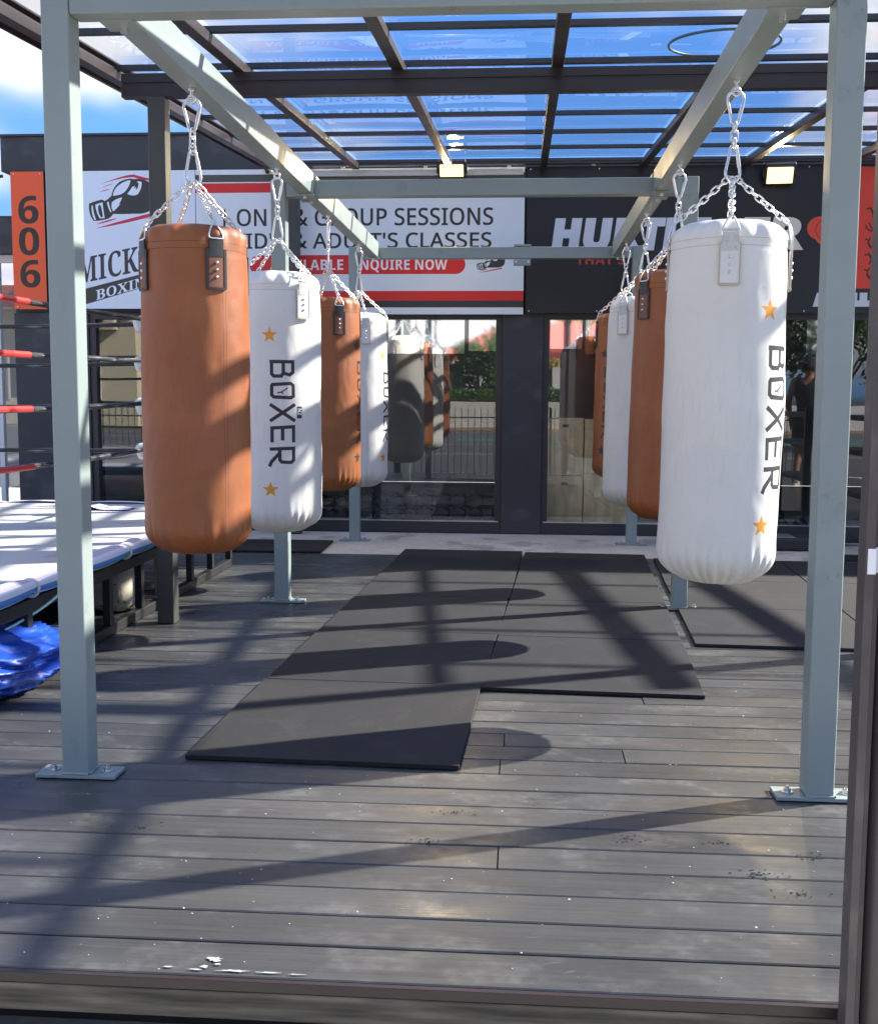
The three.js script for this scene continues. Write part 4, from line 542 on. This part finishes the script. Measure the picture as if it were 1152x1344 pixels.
// ---------------------------------------------------------------- person beside the frame (seen mirrored in the glass)
function surfaceNets(sdf, lo, hi, cell) {
  const n = lo.map((a, i) => Math.ceil((hi[i] - a) / cell) + 1), id = (i, j, k) => (k * n[1] + j) * n[0] + i, f = new Float32Array(n[0] * n[1] * n[2]);
  for (let k = 0; k < n[2]; k++) for (let j = 0; j < n[1]; j++) for (let i = 0; i < n[0]; i++) f[id(i, j, k)] = sdf(lo[0] + i * cell, lo[1] + j * cell, lo[2] + k * cell);
  const vid = new Int32Array(f.length).fill(-1), pos = [], idx = [];
  for (let k = 0; k < n[2] - 1; k++) for (let j = 0; j < n[1] - 1; j++) for (let i = 0; i < n[0] - 1; i++) {
    let s = [0, 0, 0], c = 0; const v = (a, b, d) => f[id(i + a, j + b, k + d)];
    const E = [[0,0,0,1,0,0],[0,1,0,1,1,0],[0,0,1,1,0,1],[0,1,1,1,1,1],[0,0,0,0,1,0],[1,0,0,1,1,0],[0,0,1,0,1,1],[1,0,1,1,1,1],[0,0,0,0,0,1],[1,0,0,1,0,1],[0,1,0,0,1,1],[1,1,0,1,1,1]];
    for (const [a, b, d, e, g, h] of E) { const p = v(a, b, d), q = v(e, g, h); if ((p < 0) !== (q < 0)) { const t = p / (p - q); s[0] += a + (e - a) * t; s[1] += b + (g - b) * t; s[2] += d + (h - d) * t; c++; } }
    if (c) { vid[id(i, j, k)] = pos.length / 3; pos.push(lo[0] + (i + s[0] / c) * cell, lo[1] + (j + s[1] / c) * cell, lo[2] + (k + s[2] / c) * cell); }
  }
  const quad = (a, b, c, d, flip) => { if (a < 0 || b < 0 || c < 0 || d < 0) return; if (flip) idx.push(a, c, b, a, d, c); else idx.push(a, b, c, a, c, d); };
  for (let k = 1; k < n[2] - 1; k++) for (let j = 1; j < n[1] - 1; j++) for (let i = 1; i < n[0] - 1; i++) {
    const a = f[id(i, j, k)] < 0;
    if (a !== f[id(i + 1, j, k)] < 0) quad(vid[id(i, j - 1, k - 1)], vid[id(i, j, k - 1)], vid[id(i, j, k)], vid[id(i, j - 1, k)], !a);
    if (a !== f[id(i, j + 1, k)] < 0) quad(vid[id(i - 1, j, k - 1)], vid[id(i - 1, j, k)], vid[id(i, j, k)], vid[id(i, j, k - 1)], !a);
    if (a !== f[id(i, j, k + 1)] < 0) quad(vid[id(i - 1, j - 1, k)], vid[id(i, j - 1, k)], vid[id(i, j, k)], vid[id(i - 1, j, k)], !a);
  }
  const g = new THREE.BufferGeometry(); g.setAttribute('position', new THREE.Float32BufferAttribute(pos, 3)); g.setAttribute('uv', new THREE.Float32BufferAttribute(new Float32Array(pos.length / 3 * 2), 2)); g.setIndex(idx); g.computeVertexNormals(); return g;
}
const cap = (a, b, ra, rb) => (x, y, z) => { const dx = b[0] - a[0], dy = b[1] - a[1], dz = b[2] - a[2], t = clamp(((x - a[0]) * dx + (y - a[1]) * dy + (z - a[2]) * dz) / (dx * dx + dy * dy + dz * dz)); return Math.hypot(x - a[0] - dx * t, y - a[1] - dy * t, z - a[2] - dz * t) - lerp(ra, rb, t); };
const smin = (a, b, k) => { const h = Math.max(k - Math.abs(a - b), 0) / k; return Math.min(a, b) - h * h * k * 0.25; };
const blend = (fs, k) => (x, y, z) => { let d = 1e9; for (const f of fs) d = d > 1e8 ? f(x, y, z) : smin(d, f(x, y, z), k); return d; };
{
  const g = thing('person', 'person in black singlet and dark shorts with red hem standing beside the frame', 'person', [3.9, 0.003, -4.4], 0.5);
  const hipL = [-0.09, 0.92, 0], hipR = [0.09, 0.92, 0], kL = [-0.11, 0.50, 0.03], kR = [0.12, 0.50, 0.12], aL = [-0.12, 0.09, -0.06], aR = [0.14, 0.09, 0.10], shL = [-0.19, 1.44, 0], shR = [0.19, 1.44, 0], eL = [-0.27, 1.16, -0.03], eR = [0.28, 1.17, 0.0], wL = [-0.25, 0.93, 0.10], wR = [0.24, 0.98, 0.18];
  const fing = (w, s) => [0, 1, 2, 3].flatMap((i) => { const x = w[0] + s * 0.006, y = w[1] - 0.10, z = w[2] + 0.05 - i * 0.022; return [cap([x, y + 0.02, z], [x, y - 0.035 + 0.006 * Math.abs(i - 1), z + 0.008], 0.010, 0.009), cap([x, y - 0.035, z + 0.008], [x - s * 0.012, y - 0.065, z + 0.02], 0.009, 0.008)]; }).concat([cap([w[0], w[1] - 0.04, w[2] + 0.03], [w[0] - s * 0.02, w[1] - 0.085, w[2] + 0.075], 0.013, 0.009)]);
  const legs = [cap(hipL, kL, 0.088, 0.058), cap(kL, aL, 0.058, 0.038), cap(hipR, kR, 0.088, 0.058), cap(kR, aR, 0.058, 0.038)];
  const body = blend([...legs, cap([-0.12, 0.06, -0.06], [-0.13, 0.035, 0.12], 0.042, 0.034), cap([0.14, 0.06, 0.10], [0.16, 0.035, 0.28], 0.042, 0.034), cap([-0.05, 0.95, 0], [0.05, 0.95, 0], 0.12, 0.12), cap([0, 1.0, 0], [0, 1.28, 0], 0.13, 0.15), cap([-0.08, 1.34, 0], [0.08, 1.34, 0], 0.125, 0.125), cap([-0.15, 1.43, 0], [0.15, 1.43, 0], 0.06, 0.06), cap([0, 1.45, 0], [0, 1.56, 0.01], 0.058, 0.055), cap([0, 1.66, 0.01], [0, 1.60, 0.045], 0.098, 0.07), cap([0, 1.64, 0.10], [0, 1.615, 0.118], 0.012, 0.017), cap([-0.1, 1.635, 0], [-0.1, 1.61, 0], 0.017, 0.014), cap([0.1, 1.635, 0], [0.1, 1.61, 0], 0.017, 0.014), cap(shL, eL, 0.056, 0.042), cap(eL, wL, 0.042, 0.028), cap(shR, eR, 0.056, 0.042), cap(eR, wR, 0.042, 0.028), cap(wL, [wL[0], wL[1] - 0.075, wL[2] + 0.015], 0.030, 0.034), cap(wR, [wR[0], wR[1] - 0.075, wR[2] + 0.015], 0.030, 0.034)], 0.045);
  const hands = (x, y, z) => { let d = 1e9; for (const f of [...FL, ...FR]) d = Math.min(d, f(x, y, z)); return d; }; const FL = fing(wL, -1), FR = fing(wR, 1);
  mesh('body', surfaceNets((x, y, z) => smin(body(x, y, z), y < 1.0 && y > 0.7 ? hands(x, y, z) : 1, 0.012), [-0.42, -0.02, -0.22], [0.42, 1.84, 0.40], 0.013), M.skin, g);
  const torso = blend([cap([-0.05, 0.93, 0], [0.05, 0.93, 0], 0.135, 0.135), cap([0, 1.0, 0], [0, 1.28, 0], 0.145, 0.165), cap([-0.08, 1.34, 0], [0.08, 1.34, 0], 0.14, 0.14), cap([-0.12, 1.44, 0], [0.12, 1.44, 0], 0.065, 0.065)], 0.05);
  mesh('singlet', surfaceNets((x, y, z) => Math.max(torso(x, y, z), 0.90 - y, y - 1.50 + 1.2 * Math.max(0, 0.09 - Math.abs(x)), Math.abs(x) - 0.175), [-0.3, 0.85, -0.25], [0.3, 1.58, 0.25], 0.014), std(lin(0.02, 0.02, 0.022), 0.85), g);
  const sh = blend([cap([-0.06, 0.94, 0], [0.06, 0.94, 0], 0.138, 0.138), cap(hipL, [-0.12, 0.55, 0.03], 0.11, 0.098), cap(hipR, [0.13, 0.55, 0.11], 0.11, 0.098)], 0.04);
  mesh('shorts', surfaceNets((x, y, z) => Math.max(sh(x, y, z), 0.60 - y, y - 1.0), [-0.3, 0.54, -0.22], [0.3, 1.06, 0.3], 0.014), std(lin(0.022, 0.022, 0.025), 0.85), g);
  mesh('shorts_hem', surfaceNets((x, y, z) => Math.max(sh(x, y, z) - 0.004, 0.565 - y, y - 0.602), [-0.3, 0.54, -0.22], [0.3, 0.64, 0.3], 0.011), std(lin(0.4, 0.03, 0.03), 0.8), g);
  mesh('hair', surfaceNets((x, y, z) => Math.max(cap([0, 1.675, -0.005], [0, 1.65, -0.02], 0.105, 0.10)(x, y, z), -(y - 1.60) - 0.0 + Math.max(0, z) * 1.2), [-0.15, 1.5, -0.16], [0.15, 1.82, 0.16], 0.01), std(lin(0.012, 0.009, 0.007), 0.7), g);
  mesh('eye', at(new THREE.SphereGeometry(0.011, 8, 6), -0.035, 1.655, 0.098), M.black, g); mesh('eye', at(new THREE.SphereGeometry(0.011, 8, 6), 0.035, 1.655, 0.098), M.black, g); mesh('mouth', mm(-0.022, 0.022, 1.575, 1.581, 0.108, 0.113, 0.002), std(lin(0.25, 0.08, 0.06), 0.6), g);
  for (const [x, z] of [[-0.126, 0.03], [0.152, 0.19]]) mesh('shoe', surfaceNets((a, b, c) => Math.max(cap([x, 0.045, z - 0.09], [x + 0.005, 0.038, z + 0.10], 0.054, 0.047)(a, b, c), -b + 0.001), [x - 0.08, -0.01, z - 0.17], [x + 0.09, 0.12, z + 0.18], 0.009), M.whiteDirty, g);
}

// ---------------------------------------------------------------- the street that the windows mirror
function leafCloud(n, pick, size) {
  const pos = [], nor = [], uv = []; const v = new THREE.Vector3(), a = new THREE.Vector3(), b = new THREE.Vector3();
  for (let i = 0; i < n; i++) { const [x, y, z] = pick(); v.set(rr(-1, 1), rr(-0.3, 1), rr(-1, 1)).normalize(); a.set(rr(-1, 1), rr(-1, 1), rr(-1, 1)).cross(v).normalize(); b.crossVectors(v, a); const s = size * rr(0.6, 1.3), q = (p, r) => { pos.push(x + a.x * p * s + b.x * r * s, y + a.y * p * s + b.y * r * s, z + a.z * p * s + b.z * r * s); nor.push(v.x, v.y, v.z); uv.push(p, r); }; q(-1, 0); q(0, -0.5); q(1, 0); q(-1, 0); q(1, 0); q(0, 0.5); }
  const g = new THREE.BufferGeometry(); g.setAttribute('position', new THREE.Float32BufferAttribute(pos, 3)); g.setAttribute('normal', new THREE.Float32BufferAttribute(nor, 3)); g.setAttribute('uv', new THREE.Float32BufferAttribute(uv, 2)); return g;
}
const leafM = (r, g, b) => phys({ color: lin(r, g, b), roughness: 0.9, transmission: 0.35, thickness: 0, side: THREE.DoubleSide });
const bark = std(lin(0.10, 0.07, 0.05), 0.9);
function tree(x, z, y0, h, rad, mat, label, n = 2600, leaf = 0.09) {
  const t = thing('street_tree', label, 'tree', [x, y0, z]), tips = []; const parts = [rod([0, 0, 0], [0.06, h * 0.42, 0.03], 0.11, 0.075)];
  for (let k = 0; k < 8; k++) { const a = (k / 8) * 6.28 + rr(-0.3, 0.3), e = [Math.cos(a) * rad * rr(0.4, 0.75), h * rr(0.55, 0.88), Math.sin(a) * rad * rr(0.4, 0.75)], s = [0.04, h * rr(0.28, 0.42), 0.02]; parts.push(rod(s, e, 0.05, 0.02, 6)); tips.push(e); for (let m = 0; m < 3; m++) tips.push([e[0] + rr(-0.4, 0.4) * rad, e[1] + rr(-0.2, 0.22) * h, e[2] + rr(-0.4, 0.4) * rad]); }
  mesh('trunk', join(parts), bark, t); const cl = tips.map((p) => [...p, rr(0.22, 0.4) * rad]);
  mesh('crown', leafCloud(n, () => { const c = cl[Math.floor(rnd() * cl.length)], u = Math.cbrt(rnd()) * c[3], a = rnd() * 6.28, w = rr(-1, 1), q = Math.sqrt(1 - w * w); return [c[0] + u * q * Math.cos(a), c[1] + u * w * 0.8, c[2] + u * q * Math.sin(a)]; }, leaf), mat, t);
}
{
  const fence = thing('street_fence', 'black steel bar fence along the footpath facing the deck', 'fence', [0, -0.4, 1.75]);
  const bar = new THREE.CylinderGeometry(0.008, 0.008, 1.40, 6); bar.translate(0, 0.70, 0);
  for (let k = 0; k < 110; k++) { const x = -9 + k * 0.13; const b = mesh('bar', bar, M.black, fence); b.position.x = x; }
  mesh('rail', mm(-9.1, 5.3, 1.20, 1.225, -0.018, -0.0085), M.black, fence); mesh('rail', mm(-9.1, 5.3, 0.12, 0.145, -0.018, -0.0085), M.black, fence); for (let x = -9.06; x < 5.4; x += 2.4) mesh('post', mm(x - 0.025, x + 0.025, 0, 1.42, -0.07, -0.02), M.black, fence);
  const g1 = leafM(0.05, 0.12, 0.03), g2 = leafM(0.04, 0.09, 0.03), gy = leafM(0.55, 0.42, 0.03);
  tree(-2.6, 45, -0.2, 4.6, 2.0, g1, 'round dark green tree in the planter nearer the tall pole', 3200, 0.14); tree(-0.4, 46, -0.2, 4.9, 2.1, g1, 'round dark green tree in the planter beside the red awning', 3200, 0.14);
  tree(9.5, 14.5, -0.4, 5.2, 3.0, g2, 'dense green tree at the kerb opposite the weight rack', 4200, 0.12); tree(12.8, 16, -0.4, 6.5, 3.2, g2, 'taller dense green tree at the kerb', 4200, 0.12); tree(5.2, 66, -0.3, 9.5, 3.2, gy, 'yellow flowering tree behind the red awning', 3600, 0.2); tree(-19, 44, -0.3, 4.6, 2.3, g2, 'low green tree in front of the gabled house', 2600, 0.15);
  const wallM = std(lin(0.55, 0.53, 0.47), 0.85); tag(mesh('planter_wall', mm(-14, 8, -0.4, 0.95, 42, 42.25, 0.03), wallM), 'long pale concrete planter wall across the road', 'wall');
  tag(mesh('hedge', leafCloud(6000, () => [rr(-10, 6), 0.9 + Math.pow(rnd(), 0.7) * 0.8 * (0.7 + 0.3 * Math.sin(rnd() * 9)), rr(42.4, 44)], 0.13), leafM(0.07, 0.18, 0.03)), 'low bright green hedge growing in the planter', 'hedge', null, 'stuff');
  const aw = thing('red_awning', 'large faded red tent awning across the road', 'awning', [0, -0.3, 52]); const ag = new THREE.BufferGeometry(); const V = [[-5, 4.1, -4], [8.5, 4.1, -4], [8.5, 4.1, 4], [-5, 4.1, 4], [-1.2, 6.2, 0], [5.2, 6.2, 0]]; const F = [[0, 4, 5], [0, 5, 1], [1, 5, 2], [2, 5, 4], [2, 4, 3], [3, 4, 0]]; ag.setAttribute('position', new THREE.Float32BufferAttribute(F.flatMap((f) => f.flatMap((i) => V[i])), 3)); ag.computeVertexNormals(); ag.setAttribute('uv', new THREE.Float32BufferAttribute(new Float32Array(36), 2));
  mesh('canopy', ag, std(lin(0.62, 0.16, 0.12), 0.8, { side: THREE.DoubleSide }), aw); mesh('valance', join([mm(-5, 8.5, 3.7, 4.098, -4.03, -4.0), mm(-5.03, -5, 3.7, 4.098, -4, 4)]), std(lin(0.6, 0.15, 0.12), 0.8), aw); for (const x of [-4.9, 8.4]) for (const z of [-3.9, 3.9]) mesh('post', rod([x, 0, z], [x, 4.08, z], 0.06), M.white, aw);
  const hall = thing('white_hall', 'white hall with a wide pale gable roof across the road', 'building', [-3, -0.3, 72]); mesh('wall', mm(-13, 16, 0, 5.5, 0, 14), std(lin(0.7, 0.7, 0.68), 0.8), hall); const rs = new THREE.Shape(); rs.moveTo(-13.6, 5.3); rs.lineTo(1.5, 12.5); rs.lineTo(16.6, 5.3); const rg = new THREE.ExtrudeGeometry(rs, { depth: 15, bevelEnabled: false }); rg.translate(0, 0.21, -0.5); mesh('roof', mUV(rg), std(lin(0.62, 0.63, 0.63), 0.7), hall); for (let k = 0; k < 7; k++) { const w = mesh('window', mm(-11 + k * 3.7, -9.4 + k * 3.7, 2.0, 4.2, -0.06, -0.002), M.alu, hall); mesh('window_sill', mm(-11.1 + k * 3.7, -9.3 + k * 3.7, 1.88, 1.99, -0.12, -0.002), M.white, w); }
  const hs = thing('gabled_house', 'cream timber house with red roof and pointed dormer across the road', 'house', [-24.5, -0.3, 33]); const cream = std(lin(0.62, 0.55, 0.38), 0.8), redR = std(lin(0.36, 0.075, 0.05), 0.8);
  mesh('wall', mm(-5, 6, 0, 5.6, 0, 9), cream, hs); const hr = new THREE.Shape(); hr.moveTo(-0.6, 5.4); hr.lineTo(4.5, 9.4); hr.lineTo(9.6, 5.4); const hg = new THREE.ExtrudeGeometry(hr, { depth: 12, bevelEnabled: false }); hg.rotateY(-Math.PI / 2); hg.translate(6.5, 0.21, 0); mesh('roof', mUV(hg), redR, hs);
  for (const x of [-2.6, 1.2, 4.2]) { const d = mesh('dormer', mm(x - 1, x + 1, 4.6, 6.4, -0.7, 1.5), cream, hs); const ds = new THREE.Shape(); ds.moveTo(-1.25, 0); ds.lineTo(0, 1.5); ds.lineTo(1.25, 0); const dg = new THREE.ExtrudeGeometry(ds, { depth: 2.6, bevelEnabled: false }); dg.translate(x, 6.41, -0.9); mesh('dormer_roof', mUV(dg), redR, d); mesh('window', mm(x - 0.5, x + 0.5, 5.0, 6.2, -0.75, -0.702), M.alu, d); }
  for (const x of [-3.6, 0, 3.5]) { const w = mesh('window', mm(x - 0.6, x + 0.6, 1.4, 3.4, -0.05, -0.002), M.alu, hs); mesh('window_frame', join([mm(x - 0.72, x - 0.61, 1.3, 3.5, -0.08, -0.002), mm(x + 0.61, x + 0.72, 1.3, 3.5, -0.08, -0.002)]), M.white, w); }
  const pole = (x, z, h, label) => { const p = thing('utility_pole', label, 'pole', [x, -0.3, z]); mesh('pole', rod([0, 0, 0], [0, h, 0], 0.16, 0.10, 10), std(lin(0.22, 0.19, 0.16), 0.9), p); mesh('cross_arm', mm(-1.1, 1.1, h - 0.7, h - 0.58, -0.06, 0.06), bark, p); for (const s of [-0.9, -0.3, 0.3, 0.9]) mesh('insulator', at(new THREE.CylinderGeometry(0.05, 0.06, 0.16, 8), s, h - 0.49, 0), M.white, p); };
  pole(-7.6, 36, 9.5, 'timber utility pole with cross arm beside the planter'); pole(-6.2, 60, 11, 'taller timber utility pole near the white hall');
  for (const [k, y] of [8.9, 8.65].entries()) tag(mesh('overhead_wire', tube([[-60, y + 1, 36], [-7.6, y, 36], [20, y - 0.5, 37], [60, y + 0.6, 36]], 0.02, 60, 5), M.black), k ? 'lower overhead power wire along the road' : 'upper overhead power wire along the road', 'wire');
}

scene.traverse((o) => { if (o.isMesh) { o.castShadow = true; o.receiveShadow = true; } });
renderer.render(scene, camera);
